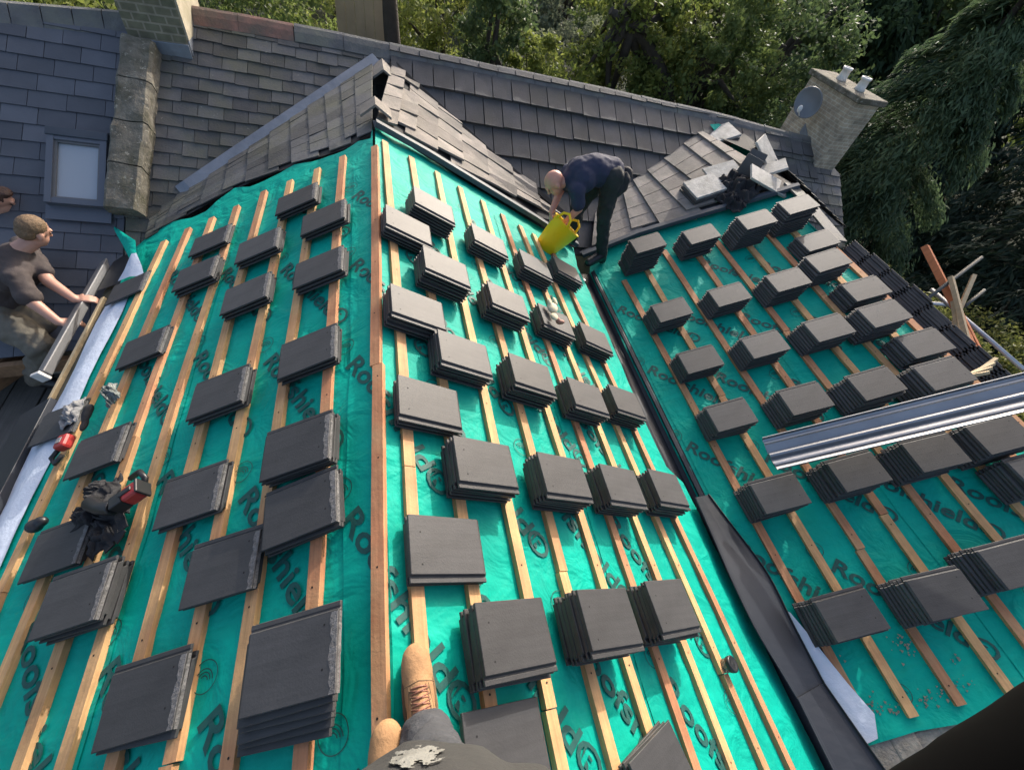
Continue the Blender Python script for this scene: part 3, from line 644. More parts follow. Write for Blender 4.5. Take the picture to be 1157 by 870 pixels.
# verge coping below the right chimney
cv = thing('coping_wall', 'narrow stone verge coping under the pale chimney at the roof end', 'parapet')
a0, b0 = M(936, 197, .05), M(951, 280, .05)
for k in range(5):
    a = a0.lerp(b0, k / 5); b = a0.lerp(b0, (k + 1) / 5); s = Mesh(); s.beam(a + (b - a) * .02, b - (b - a) * .02, MN, .17, .12); s.build('coping_stone', m_stone, cv, bevel=.012)
# satellite dish
ds = thing('satellite_dish', 'grey satellite dish fixed to the pale chimney', 'satellite dish')
dc = Vector((5.72, 5.80, -1.52)); ax = Vector((-.8, -.45, .2)).normalized()
s = Mesh(); s.lathe(dc, ax, [(.001, 0), (.07, .006), (.13, .02), (.17, .04), (.19, .052), (.193, .047), (.17, .03), (.13, .01), (.07, -.004), (.001, -.01)], 28, .88); s.build('dish', m_dish, ds)
s = Mesh(); s.tube([dc - ax * .01, dc - ax * .08, Vector((5.93, 5.80, -1.60))], .014, 8); s.build('bracket', m_steel, ds)
s = Mesh(); s.tube([dc + Vector((0, 0, -.2)), dc + ax * .2 + Vector((0, 0, -.12))], .008, 6); s.ball(dc + ax * .22 + Vector((0, 0, -.10)), (.03, .03, .045)); s.build('receiver_arm', m_pot, ds)

# ------------------------------------------------------------------ roof tiles in stacks
TL, TW, TT, TP = .318, .241, .0212, .0222
def tile_mesh(name, strip_head):
    q = Mesh(); W = TW / 2
    pr = [(-W, 0), (W - .022, 0), (W - .022, .0095), (W, .0095), (W, TT), (-W + .026, TT), (-W + .024, .0115), (-W + .019, .008), (-W + .014, .011), (-W, .011)]
    xs = [-TL / 2, -TL / 2 + .02, 0, TL / 2 - .012, TL / 2]
    rings = []
    for k, x in enumerate(xs):
        dz = [-.0, 0, 0, 0, -.008][k]
        rings.append([q.bm.verts.new((x, y, z + (dz if z > .015 else 0))) for y, z in pr])
    for i in range(len(xs) - 1):
        for c in range(len(pr)): q.bm.faces.new((rings[i][c], rings[i + 1][c], rings[i + 1][(c + 1) % len(pr)], rings[i][(c + 1) % len(pr)]))
    q.bm.faces.new(rings[0]); q.bm.faces.new(rings[-1][::-1])
    bmesh.ops.recalc_face_normals(q.bm, faces=q.bm.faces)
    bmesh.ops.bevel(q.bm, geom=[e for e in q.bm.edges if e.is_manifold and e.calc_face_angle(0) > .6], offset=.0018, segments=1, affect='EDGES')
    if strip_head:                       # rough pale cast head of the tile
        q.mi = 1; n = 14
        top = [q.bm.verts.new((-TL / 2 + .022 + random.uniform(-.006, .006), -W + .03 + (TW - .032) * k / n, TT + .0008)) for k in range(n + 1)]
        bot = [q.bm.verts.new((-TL / 2 + .0012, -W + .03 + (TW - .032) * k / n, TT + .0008)) for k in range(n + 1)]
        low = [q.bm.verts.new((-TL / 2 - .0012 - random.uniform(0, .002), -W + .03 + (TW - .032) * k / n, .004)) for k in range(n + 1)]
        for k in range(n):
            for a, b in ((top, bot), (bot, low)):
                f = q.bm.faces.new((a[k], a[k + 1], b[k + 1], b[k])); f.material_index = 1
    q.mi = 2
    for y in (-.06, .055):
        vs_ = [q.bm.verts.new((-TL / 2 + .045 + .0035 * math.cos(t * math.pi / 4), y + .0035 * math.sin(t * math.pi / 4), TT + .0007)) for t in range(8)]
        f = q.bm.faces.new(vs_); f.material_index = 2
    me = bpy.data.meshes.new(name); q.bm.to_mesh(me); q.bm.free()
    for m in (m_tile, m_tile_edge, m_hole): me.materials.append(m)
    return me
tile_plain = tile_mesh('roof_tile', False); tile_head = tile_mesh('roof_tile', True)
ORD = ['topmost', 'second', 'third', 'fourth', 'fifth', 'sixth', 'seventh', 'eighth', 'ninth', 'tenth', 'eleventh', 'twelfth']
NTH = ['nearest', 'second', 'third', 'fourth', 'fifth', 'sixth', 'seventh', 'eighth']
def frame(pl, rotz=0.0):
    if pl is PB or pl is PD: x = pl.d.copy(); y = Vector((0, 1, 0))
    else: x = -pl.d; y = Vector((0, -1, 0))
    m = Matrix((x, y, pl.n)).transposed()
    return m @ Matrix.Rotation(rotz, 3, 'Z')
mass = []
def stack(pl, px, py, n, where, grp, me, rot=0.0, fan=(0, 0), stuff=False, h=None, at=None, only=None):
    h = n * TP
    c = pl.hit(px, py, h) if at is None else pl.at(at[0], at[1], h)
    base = c - pl.n * h
    fr = frame(pl, R(rot))
    rnd = random.Random(int(px * 7 + py * 13))
    for k in range(n):
        jx, jy, jr = rnd.gauss(0, .0035), rnd.gauss(0, .0035), rnd.gauss(0, .014)
        lev = n - 1 - k                                   # tiles under the top one
        loc = base + pl.n * (k * TP) + fr @ Vector((jx + fan[0] * lev, jy + fan[1] * lev, 0))
        mw = Matrix.Translation(loc) @ (fr @ Matrix.Rotation(jr, 3, 'Z')).to_4x4()
        if stuff: mass.append(mw); continue
        o = bpy.data.objects.new('roof_tile', me if (lev < 1 or me is tile_plain) else tile_plain); COL.objects.link(o); o.matrix_world = mw
        pos = 'only' if n == 1 else (ORD[lev] if lev < n - 1 or n == 1 else 'bottom')
        tail = '' if pos in ('topmost', 'bottom', 'only') else ' down'
        tag(o, f'{pos} tile{tail} in {where}', 'roof tile', grp, 'thing')
    return base
GA = 'dark tiles stacked on the shaded left slope'; GB = 'grey tiles stacked on the sunlit middle slope'; GC = 'grey tiles stacked on the slope beyond the valley'
colA = {1: ([(325, 742.7, 6, -1, (.017, .018)), (336.6, 571.4, 3, 4, (.003, .004)), (333, 501.7, 4, 0, (.003, -.004)), (345, 395, 3, 0, (0, 0)), (359, 300.4, 3, 0, (0, 0)), (363.7, 244, 3, 0, (0, 0))], 'column beside ridge of shaded slope'),
        2: ([(158, 788.6, 2, 0, (0, 0)), (247, 638, 2, 0, (0, 0)), (214, 557.6, 2, 0, (0, 0)), (244.4, 442, 3, 0, (0, 0)), (275.5, 330.5, 3, 0, (0, 0)), (290, 275.4, 3, 0, (0, 0)), (333, 223.5, 3, 0, (0, 0))], 'middle column of shaded slope'),
        3: ([(79, 675.5, 4, 0, (0, 0)), (62.7, 616.6, 2, 0, (0, 0)), (107.8, 508, 2, 0, (0, 0)), (159, 391, 2, 0, (0, 0)), (219, 308, 3, 0, (0, 0)), (237, 269.6, 2, 0, (0, 0))], 'outer column of shaded slope'),
        4: ([(64, 476, 1, -2, (0, 0)), (142.6, 324, 1, 0, (0, 0))], None)}
for k, (L_, nm) in colA.items():
    for i, (px, py, n, rot, fan) in enumerate(L_):
        wh = f'{NTH[i]} stack from the front, {nm}' if nm else ['place on the pale membrane edge beside the red pouch', 'place on the far end of the pale membrane edge'][i]
        stack(PA, px, py, n, wh.replace('nearest stack from the front', 'front stack'), GA, tile_head, rot, fan)
colB = {1: ([(575, 850, 1, 0), (508, 620, 2, 0), (488, 455.4, 3, 0), (474, 349, 4, 0), (464, 256.6, 4, 0)], 'column beside ridge of sunlit slope'),
        2: ([(585.7, 720, 5, 2), (551, 525, 5, 0), (526.5, 399, 5, 0), (506.5, 303, 6, 0), (492, 232.7, 6, 0)], 'second column from ridge on sunlit slope'),
        3: ([(755, 880, 3, 14), (691.6, 699.6, 7, 0), (640, 539, 6, 0), (603, 424, 6, 0), (575.4, 340, 6, 0), (554, 272, 5, 0)], 'third column from ridge on sunlit slope'),
        4: ([(763, 686, 7, 0), (706, 548.6, 6, 0), (665.6, 448, 6, 0), (630, 362.7, 5, 0), (606.8, 300.4, 5, 0)], 'fourth column from ridge on sunlit slope'),
        5: ([(758, 553, 6, 0), (710.4, 454.5, 6, 0), (675, 382, 5, 0), (642.6, 305.4, 5, 0)], 'column beside valley on sunlit slope')}
for k, (L_, nm) in colB.items():
    for i, (px, py, n, rot) in enumerate(L_):
        stack(PB, px, py, n, f'{NTH[i]} stack from the front, {nm}'.replace('nearest stack from the front', 'front stack'), GB, tile_plain, rot)
colC = {1: ([(961, 693, 6), (879.6, 555.6, 6), (826, 466.8, 6), (791, 405, 5), (758, 349.6, 6), (731.7, 273.7, 11)], 'column beside valley on far right slope'),
        2: ([(1066, 669, 7), (969, 531, 7), (909.4, 449.5, 7), (863, 388, 6), (823.5, 332, 6), (792.4, 263.4, 8)], 'second column from valley on right slope'),
        3: ([(1150, 633, 7), (1055, 509, 8), (989.4, 432.5, 8), (935.8, 369, 7), (889.6, 315.5, 7), (854, 246.9, 10)], 'third column from valley on right slope'),
        4: ([(1180, 530, 7), (1130, 490, 8), (1065, 421, 8), (1044, 386, 5), (998, 353, 8), (977.5, 324.6, 5), (935.4, 293.7, 7), (923.4, 271, 4), (902, 230.8, 10)], 'outermost column on right slope')}
stack_top = {}
for k, (L_, nm) in colC.items():
    for i, (px, py, n) in enumerate(L_):
        far = py < 352 and not (k == 4 and i == 4)
        nth = (NTH + ['ninth'])[i]
        stack(PC, px, py, n + 1, f'{nth} stack from the front, {nm}'.replace('nearest stack from the front', 'front stack'), GC, tile_plain, 0, fan=(.0105, 0), stuff=far)
# stacks just over the second ridge, tops level with it
for (y, n) in ((2.86, 7), (2.62, 8), (2.38, 8), (2.14, 9), (1.90, 8), (1.66, 8), (1.42, 8), (1.18, 8)):
    stack(PD, 900 + y * 3, 300 + y * 7, n, '', GC, tile_plain, at=(.22, y), stuff=True, fan=(.004, .0))
nv = len(tile_plain.vertices); co = np.empty(nv * 3); tile_plain.vertices.foreach_get('co', co); co = co.reshape(-1, 3)
F = [tuple(p.vertices) for p in tile_plain.polygons]; mi = [p.material_index for p in tile_plain.polygons]
AV = []; AF = []; AM = []
for q, mw in enumerate(mass):
    a = np.array(mw); AV.append(co @ a[:3, :3].T + a[:3, 3]); AF += [tuple(i + q * nv for i in f) for f in F]; AM += mi
me = bpy.data.meshes.new('roof_tiles'); me.from_pydata(np.vstack(AV).tolist(), [], AF); me.polygons.foreach_set('material_index', AM)
for m in (m_tile, m_tile_edge, m_hole): me.materials.append(m)
o = bpy.data.objects.new('roof_tiles', me); COL.objects.link(o); tag(o, 'many more grey roof tiles stacked at the far end and along the second ridge', 'roof tiles', kind='stuff')

# ------------------------------------------------------------------ loose sheet-metal, trough pieces, membrane scraps
q0, q2 = PC.hit(869, 517, .235), PC.hit(1157, 448, .46)
A0 = q0; A1 = A0 + (q2 - A0) * 1.25
dd = (A1 - A0).normalized(); sd = Vector((0, 0, 1)).cross(dd).normalized(); upv = dd.cross(sd)
hwid = .122
prof = [(1.0, .03), (.96, .0), (.80, -.012), (.76, -.002), (.70, -.002), (.66, -.014), (.40, -.026), (.14, -.040), (.08, -.014), (0, -.010), (-.08, -.014), (-.14, -.040), (-.40, -.030), (-.50, -.026), (-.54, -.014), (-.60, -.014), (-.64, -.024), (-.95, -.006), (-1.0, .024)]
s = Mesh(); rings = []
for t in range(13):
    c = A0.lerp(A1, t / 12); rings.append([s.bm.verts.new(c + sd * (x * hwid) + upv * (z + .05)) for x, z in prof])
for i in range(12):
    for k in range(len(prof) - 1): s.bm.faces.new((rings[i][k], rings[i][k + 1], rings[i + 1][k + 1], rings[i + 1][k]))
fl = s.build('metal_valley_sheet', m_zinc)
sm = fl.modifiers.new('solid', 'SOLIDIFY'); sm.thickness = .004
tag(fl, 'long shiny folded metal trough lying across the tile stacks', 'metal sheet')
# front trough sheet: two lapped dark pieces
def trough(name, path, w0, w1, lip, label, lift):
    s = Mesh(); rings = []; n = len(path)
    for i, p in enumerate(path):
        d = (path[min(i + 1, n - 1)] - path[max(i - 1, 0)]).normalized(); sd = d.cross(Vector((.05, 0, 1))).normalized(); up = sd.cross(d); wv = w0 + (w1 - w0) * i / (n - 1)
        rings.append([s.bm.verts.new(p + sd * x * wv + up * (z + lift)) for x, z in ((-.5, lip), (-.5, 0), (-.47, -.004), (-.25, -.010), (.25, -.010), (.47, -.004), (.5, 0), (.5, lip))])
    for i in range(n - 1):
        for k in range(7): s.bm.faces.new((rings[i][k], rings[i][k + 1], rings[i + 1][k + 1], rings[i + 1][k]))
    o = s.build(name, m_grp); sm = o.modifiers.new('solid', 'SOLIDIFY'); sm.thickness = .005
    return tag(o, label, 'trough piece')
def vpt(px, py, off=0.0): return PB.hit(px, py, off)
def trough2(name, rows_, label, lift):
    q = Mesh(); rings = []; fine = []
    for r0, r1 in zip(rows_, rows_[1:]): fine += [tuple(a + (b - a) * t / 4 for a, b in zip(r0, r1)) for t in range(4)]
    rows_ = fine + [rows_[-1]]
    for _ in range(3): rows_ = [rows_[0]] + [tuple((a + 2 * b + c) / 4 for a, b, c in zip(rows_[k - 1], rows_[k], rows_[k + 1])) for k in range(1, len(rows_) - 1)] + [rows_[-1]]
    for (lx, ly, rx_, ry) in rows_:
        a = PB.hit(lx, ly, .035 + lift); b = PC.hit(rx_, ry, .030 + lift); up = Vector((0, 0, 1)); sd = (b - a).normalized()
        rings.append([q.bm.verts.new(a + sd * (t * (b - a).length) + up * z) for t, z in ((0, .004), (.015, 0), (.05, -.004), (.12, -.006), (.5, -.008), (.88, -.006), (.95, -.003), (.985, .002), (1, .018))])
    for i in range(len(rings) - 1):
        for k in range(8): q.bm.faces.new((rings[i][k], rings[i][k + 1], rings[i + 1][k + 1], rings[i + 1][k]))
    o = q.build(name, m_grp); sm = o.modifiers.new('solid', 'SOLIDIFY'); sm.thickness = .005
    return tag(o, label, 'trough piece')
trough2('valley_trough_sheet', ((785, 562, 800, 559), (801, 598, 826, 594), (825, 655, 868, 648), (852, 711, 893, 702), (876, 750, 913, 740), (901, 792, 932, 776)), 'tapering dark grey trough sheet laid in the valley ahead of the lap joint', 0)
trough2('valley_trough_sheet', ((900, 789, 930, 772), (930, 850, 973, 834), (965, 920, 1020, 900), (1000, 1000, 1075, 975)), 'flat dark grey trough sheet below the lap joint, nearest the camera', .008)
# silver membrane off-cut by the trough
s = Mesh(); rows = []
for (lx, ly, rx_, ry) in ((888, 690, 893, 692), (900, 715, 915, 718), (915, 745, 937, 746), (928, 770, 958, 772), (948, 808, 988, 806), (970, 845, 992, 834)):
    a = PC.hit(lx, ly, .0); b = PC.hit(rx_, ry, .01); m_ = a.lerp(b, .5) + Vector((0, 0, random.uniform(-.006, .018)))
    rows.append([s.bm.verts.new(p) for p in (a, m_, b)])
for i in range(len(rows) - 1):
    for k in range(2): f = s.bm.faces.new((rows[i][k], rows[i][k + 1], rows[i + 1][k + 1], rows[i + 1][k])); f.smooth = True
tag(s.build('membrane_strip', m_white), 'pale silver membrane strip creased beside the trough at the front', 'membrane strip')
# curled flap of membrane at the far left eave corner
s = Mesh(); rows = []
fl_ = [((127, 255), (134, 262), .10), ((130, 262), (147, 268), .10), ((138, 276), (153, 272), .08), ((146, 292), (154, 286), .05), ((140, 306), (160, 300), .02), ((133, 318), (163, 312), .0)]
for a, b, h in fl_:
    A_, B_ = PA.hit(*a, h), PA.hit(*b, h); rows.append([s.bm.verts.new(A_), s.bm.verts.new(A_.lerp(B_, .5) + Vector((0, 0, .02))), s.bm.verts.new(B_)])
for i in range(len(rows) - 1):
    for k in range(2):
        f = s.bm.faces.new((rows[i][k], rows[i][k + 1], rows[i + 1][k + 1], rows[i + 1][k])); f.smooth = True; f.material_index = 0 if i < 3 else 1
tag(s.build('membrane_flap', [m_mem, m_white]), 'curled corner of green membrane with pale back by the coping foot', 'membrane flap')
s = Mesh(); s.face([M(802, 141, .07), M(812, 140, .06), M(835, 153, .05), M(849, 160, .06), M(848, 184, .05), M(838, 182, .05), M(822, 167, .05)]); 
tag(s.build('membrane_scrap', m_mem), 'small scrap of green membrane lying near the main ridge', 'membrane scrap')

# ------------------------------------------------------------------ old tiles and clutter heaped at the second gable
def slab(name, c, u, v, hu, hv, th, m, label, grp=None, rough=.006):
    q = Mesh(); u = Vector(u).normalized(); v = Vector(v); v = (v - u * v.dot(u)).normalized(); n = u.cross(v); n = n if n.z > 0 else -n
    q.box(c, u, v, n, hu, hv, th / 2); return tag(q.build(name, m, bevel=.004), label, 'old tile', grp)
gold = 'old tiles lifted off and piled at the second gable'
m_lt = mat('pale_old_tile', (.42, .40, .36), .8, var=(14, .25, (.28, .27, .23)), bump=(50, .4))
for i, (px, py, off, n, lab) in enumerate(((790, 222, .0, 4, 'near the dark trim'), (812, 158, .0, 3, 'by the green scrap'))):
    for k in range(n):
        slab('old_tile', (PC.hit(px, py, .03) if i == 0 else M(px, py, .03)) + Vector((random.uniform(-.01, .01), random.uniform(-.01, .01), k * .04)), (1, .15, .3), (-.1, 1, .1), .19, .15, .032, m_lt if k == n - 1 else m_old_tile,
             f'{["topmost", "second", "third", "bottom"][n - 1 - k if k else (3)]} old tile of the small pile {lab}', gold)
for i, (px, py, u, v, hu, hv, lab) in enumerate(((868, 176, (.5, -.5, -.5), (.5, .6, .2), .22, .14, 'pale old tile standing tilted behind the black jacket'),
        (868, 205, (.8, -.3, -.2), (.2, 1, .3), .24, .12, 'pale old tile lying flat edge-on right of the black jacket'), (818, 196, (1, .1, .3), (0, 1, .2), .20, .15, 'pale old tile lying behind the black jacket'),
        (850, 188, (.3, .4, .9), (1, -.3, .1), .16, .10, 'dark old tile on edge in the middle of the heap'), (843, 195, (.3, .2, .9), (.9, -.5, .1), .17, .10, 'dark old tile leaning in the heap beside the jacket'), (874, 190, (.6, -.3, .5), (.3, 1, 0), .13, .11, 'small grey tile leaning on the tilted pale tile'))):
    slab('old_tile', PC.hit(px, py, .12), u, v, hu, hv, .028, m_lt if 'pale' in lab else m_old_tile, lab, gold)
# black jacket dropped over the trim
def lump(name, m, pts, label, cat, vox=.015, amp=.02, smooth=4):
    q = Mesh()
    for c, r in pts: q.ball(c, r)
    o = q.build(name, m)
    remesh(o, vox, smooth, amp); return tag(o, label, cat)
def remesh(o, vox, smooth, amp=0.0, freq=9.0):
    md = o.modifiers.new('r', 'REMESH'); md.mode = 'VOXEL'; md.voxel_size = vox
    if smooth: sm2 = o.modifiers.new('s', 'SMOOTH'); sm2.iterations = smooth; sm2.factor = .5
    bpy.context.view_layer.update(); dg = bpy.context.evaluated_depsgraph_get()
    me = bpy.data.meshes.new_from_object(o.evaluated_get(dg)); mats = [m for m in o.data.materials]; o.modifiers.clear(); old = o.data; o.data = me; bpy.data.meshes.remove(old)
    me.materials.clear()
    for m in mats: me.materials.append(m)
    n = len(me.vertices); 
    if amp:
        nr = [v.normal.copy() for v in me.vertices]
        for v, nn in zip(me.vertices, nr): v.co += nn * amp * (noise.noise(v.co * freq) + .5 * noise.noise(v.co * freq * 2.3))
    me.polygons.foreach_set('use_smooth', [True] * len(me.polygons))
P_ = lambda x, y, o_=.06: PC.hit(x, y, o_)
# timber and scaffold at far right
def pole(name, a, b, r, m, label, cat, grp=None, square=False):
    q = Mesh()
    if square: q.beam(a, b, (0.3, .5, 1), r * 2, r * 2)
    else: q.tube([a, Vector(a).lerp(Vector(b), .5), b], r, 12)
    return tag(q.build(name, m), label, cat, grp)
DX = 7.2
pole('timber_length', at_d(1049, 277, 7.6), at_d(1126, 428, 7.0), .034, m_redwood, 'long orange treated timber leaning out past the stacked tiles', 'timber', square=True)
pole('timber_length', at_d(1077, 312, 7.3), at_d(1100, 400, 6.9), .022, m_palewood, 'pale timber standing upright beside the orange timber', 'timber', square=True)
pole('timber_length', at_d(1102, 310, 7.6), at_d(1074, 376, 7.1), .020, m_palewood, 'thin pale timber leaning right, crossing behind the upright pale one', 'timber', square=True)
pole('timber_length', at_d(1079, 340, 7.2), at_d(1086, 385, 7.0), .018, m_palewood, 'short pale timber wedged low among the leaning timbers', 'timber', square=True)
pole('timber_length', at_d(1091, 365, 7.15), at_d(1116, 425, 6.85), .03, m_redwood, 'short orange timber low down behind the metal trough', 'timber', square=True)
pole('scaffold_tube', at_d(1109, 291, 7.9), at_d(1042, 342, 6.9), .020, m_darkpole, 'dark pole slanting across the leaning timbers', 'pole')
pole('scaffold_tube', at_d(1112, 328, 7.9), at_d(1090, 346, 7.4), .019, m_darkpole, 'short dark pole end right of the leaning timbers', 'pole')
pole('scaffold_tube', at_d(1052, 327, 7.6), at_d(1157, 418, 7.3), .024, m_steel, 'galvanised scaffold tube sloping down to the metal trough', 'pole')
pole('scaffold_tube', at_d(1020, 340, 7.8), at_d(1075, 345, 8.0), .024, m_steel, 'level galvanised scaffold tube behind the ridge tiles', 'pole')
for i in range(4):
    pole('timber_offcut', PC.hit(1088 + i * 6, 424 - i * 2, .1), PC.hit(1117 + i * 3, 419 - i * 5, .12), .012, m_palewood, ['pale offcut lying lowest by the metal trough', 'pale offcut second up by the metal trough', 'pale offcut third up by the metal trough', 'pale offcut topmost by the metal trough'][i], 'offcut', square=True)

# scaffold deck on the left
dk = thing('scaffold_deck', 'grey scaffold boards below the left eave where two men work', 'scaffold')
for k in range(8):
    s = Mesh(); x = -2.78 - k * .235; s.box((x, 2.2, -3.62 + random.uniform(-.004, .004)), (1, 0, 0), (0, 1, 0), (0, 0, 1), .112, 3.6, .02); s.build('board', m_deck, dk, bevel=.003)
for y in (4.6, 2.4, .2):
    s = Mesh(); s.tube([(-4.7, y, -3.68), (-2.5, y, -3.68)], .024, 10); s.tube([(-4.6, y, -7.6), (-4.6, y, -2.5)], .024, 10); s.build('tube', m_steel, dk)
s = Mesh(); s.box((-3.05, 3.05, -3.35), (.5, .86, 0), (-.86, .5, 0), (0, 0, 1), .42, .06, .11); tag(s.build('timber_block', m_wood, bevel=.005), 'rough brown timber block on the scaffold boards beside the kneeling man', 'timber')

# ------------------------------------------------------------------ small things on the roof
def cloth(name, m, c, pl, su, sv, rot, h, seed, label=None, cat=None, parent=None, fold=2.1, thick=.003, edge=.3):
    q = Mesh(); n = 34; g = {}; u = pl.d * math.cos(rot) + Vector((0, 1, 0)) * math.sin(rot); v = pl.n.cross(u)
    for i in range(n + 1):
        for j in range(n + 1):
            x, y = i / n * 2 - 1, j / n * 2 - 1; rr = max(abs(x), abs(y)); ang = math.atan2(y, x)
            k = 1 + edge * noise.noise(Vector((math.cos(ang) * 1.3, math.sin(ang) * 1.3, seed)))
            wx = noise.noise(Vector((x * fold, y * fold, seed + 3))) * .28; wy = noise.noise(Vector((x * fold, y * fold, seed + 8))) * .28
            rdg = 1 - abs(noise.noise(Vector((x * fold * .8 + wx * 3, y * fold * .8, seed + 20)))) * 2.6
            z = h * (max(0, rdg) * .8 + .45 * (1 - rr) + .25 * noise.noise(Vector((x * fold * 2, y * fold * 2, seed)))) * (1 - rr ** 4 * .75)
            g[i, j] = q.bm.verts.new(Vector(c) + u * (x * k + wx) * su + v * (y * k + wy) * sv + pl.n * (max(z, 0) + .004))
    for i in range(n):
        for j in range(n): f = q.bm.faces.new((g[i, j], g[i + 1, j], g[i + 1, j + 1], g[i, j + 1])); f.smooth = True
    o = q.build(name, m, parent); sm = o.modifiers.new('solid', 'SOLIDIFY'); sm.thickness = thick
    return tag(o, label, cat) if label else o
# pouch + straps (black with red) on the shaded slope
hp = lambda x, y, o_=.0: PA.hit(x, y, o_)
tool = thing('nail_gun', 'black nail gun with red body lying on the shaded battens', 'power tool')
s = Mesh(); c = hp(152, 557, .10); u = (hp(166, 548, .1) - hp(140, 566, .1)).normalized(); v = PA.n; w_ = u.cross(v)
s.box(c, u, w_, v, .038, .034, .034); s.build('body', m_red, tool, bevel=.014)
s = Mesh(); s.box(c - u * .066 + v * .0, u, w_, v, .030, .031, .031); s.box(c - u * .01 + v * .036, u, w_, v, .030, .012, .005); s.box(c + u * .04, u, w_, v, .006, .037, .037); s.tube([c - u * .1, c - u * .17 - w_ * .05, c - u * .22 - w_ * .12], [.035, .03, .035], 12); s.build('housing', m_blackpl, tool, bevel=.01)
s = Mesh(); s.tube([hp(148, 540, .05), hp(158, 533, .09), hp(164, 540, .10), hp(162, 552, .07)], .013, 10); s.build('handle_loop', m_blackpl, tool)
tp0 = cloth('tool_pouch', m_black, hp(124, 572, .02), PA, .085, .13, .5, .075, 1.5, 'crumpled black tool pouch and belt on the shaded slope beside the nail gun', 'tool pouch', thick=.006)
cloth('flap', m_black, hp(121, 602, .01), PA, .055, .10, .2, .05, 4.1, parent=tp0); cloth('side_pocket', m_black, hp(104, 580, .04), PA, .09, .045, .2, .045, 7.7, parent=tp0); cloth('top_pocket', m_black, hp(113, 557, .03), PA, .05, .05, .9, .05, 2.2, parent=tp0)
s = Mesh()
for pts in ([(122, 575, .04), (130, 592, .03), (128, 612, .02), (118, 622, .02)], [(108, 584, .06), (96, 578, .07), (84, 578, .065)], [(134, 580, .05), (140, 598, .03), (131, 612, .02)], [(116, 556, .06), (106, 552, .06), (104, 560, .05), (112, 566, .05)]):
    P3 = [hp(*p) for p in pts]; rings = []
    for k in range(len(P3) - 1): s.beam(P3[k] + PA.n * .004, P3[k + 1] + PA.n * .004, PA.n, .042, .006)
s.build('strap', m_black, tp0)
tape = thing('tape_measure', 'red tape measure with black strap on the left eave batten', 'tape measure')
s = Mesh(); c = hp(73, 500, .05); s.box(c, PA.d, (0, 1, 0), PA.n, .036, .042, .028); s.build('case', m_red, tape, bevel=.016)
s = Mesh(); s.box(c + PA.n * .029, PA.d, (0, 1, 0), PA.n, .013, .016, .003); s.build('sticker', m_rag, tape)
s = Mesh(); s.tube([hp(66, 508, .04), hp(58, 518, .03), hp(62, 524, .03), hp(70, 514, .04)], .012, 8); s.build('strap', m_blackpl, tape)
cloth('white_rag', m_rag, hp(85, 468, .02), PA, .05, .085, .1, .045, 3.3, 'crumpled white rag at the edge of the single eave tile', 'rag', fold=2.6)
lump('black_strap', m_black, [(hp(97, 470, .05), (.025, .05, .02)), (hp(100, 464, .05), (.02, .04, .02)), (hp(95, 480, .04), (.02, .05, .02))], 'short black strap beside the white rag', 'strap', .006, .01)
cloth('plastic_bag', m_bag, hp(130, 447, .03), PA, .04, .075, .5, .06, 6.1, 'small clear plastic bag caught on a batten of the shaded slope', 'plastic bag', fold=2.4, thick=.0008)
lump('black_stopper', m_blackpl, [(hp(39, 594, .03), (.035, .035, .03)), (hp(46, 589, .03), (.03, .025, .025))], 'small black plastic stopper on the outermost batten', 'stopper', .006, .004)
cn = thing('sealant_lid', 'round black lidded tub standing on the batten near the valley', 'tub')
c = PB.hit(819, 752, .0); s = Mesh(); s.lathe(c, PB.n, [(.001, 0), (.033, 0), (.033, .034)], 20); s.build('tub', m_bag, cn)
s = Mesh(); s.lathe(c + PB.n * .034, PB.n, [(.037, -.008), (.039, 0), (.039, .014), (.034, .018), (.026, .014), (.010, .014), (.001, .016)], 24); s.build('lid', m_blackpl, cn)
ct = PB.hit(627, 350, .16)
lump('work_glove', m_glove, [(PB.hit(624, 348, .155), (.04, .055, .02)), (PB.hit(627, 340, .16), (.02, .05, .018)), (PB.hit(621, 342, .16), (.015, .045, .016)), (PB.hit(626, 358, .155), (.03, .04, .015))], 'pale work glove lying on a stack of tiles in the sun', 'glove', .007, .008)
s = Mesh(); s.ball(PB.hit(633, 364, .155), (.035, .02, .018)); s.ball(PB.hit(630, 361, .157), (.02, .02, .015)); o = s.build('knife_sheath', m_brown); remesh(o, .006, 2); tag(o, 'small brown leather sheath beside the pale glove', 'sheath')
# crumbs of mortar at the front of the second slope
V = []; F = []
for k in range(170):
    cl = random.choice(((1022, 735), (1018, 722), (973, 792), (1045, 790), (1085, 775), (1062, 782), (935, 748), (984, 800), (1008, 800), (1075, 745)))
    p = PC.hit(cl[0] + random.gauss(0, 7), cl[1] + random.gauss(0, 6), OFF + .004); r = random.uniform(.003, .012); b0 = len(V)
    for dx, dy, dz in ((1, 0, 0), (-.5, .8, 0), (-.6, -.7, 0), (.1, .1, 1.0)): V.append(p + Vector((dx * r, dy * r, dz * r)))
    F += [(b0, b0 + 1, b0 + 3), (b0 + 1, b0 + 2, b0 + 3), (b0 + 2, b0, b0 + 3), (b0, b0 + 2, b0 + 1)]
me = bpy.data.meshes.new('mortar_crumbs'); me.from_pydata([tuple(v) for v in V], [], F); me.materials.append(m_debris)
o = bpy.data.objects.new('mortar_crumbs', me); COL.objects.link(o); tag(o, 'scattered mortar crumbs and leaves on the membrane near the front wall', 'debris', kind='stuff')

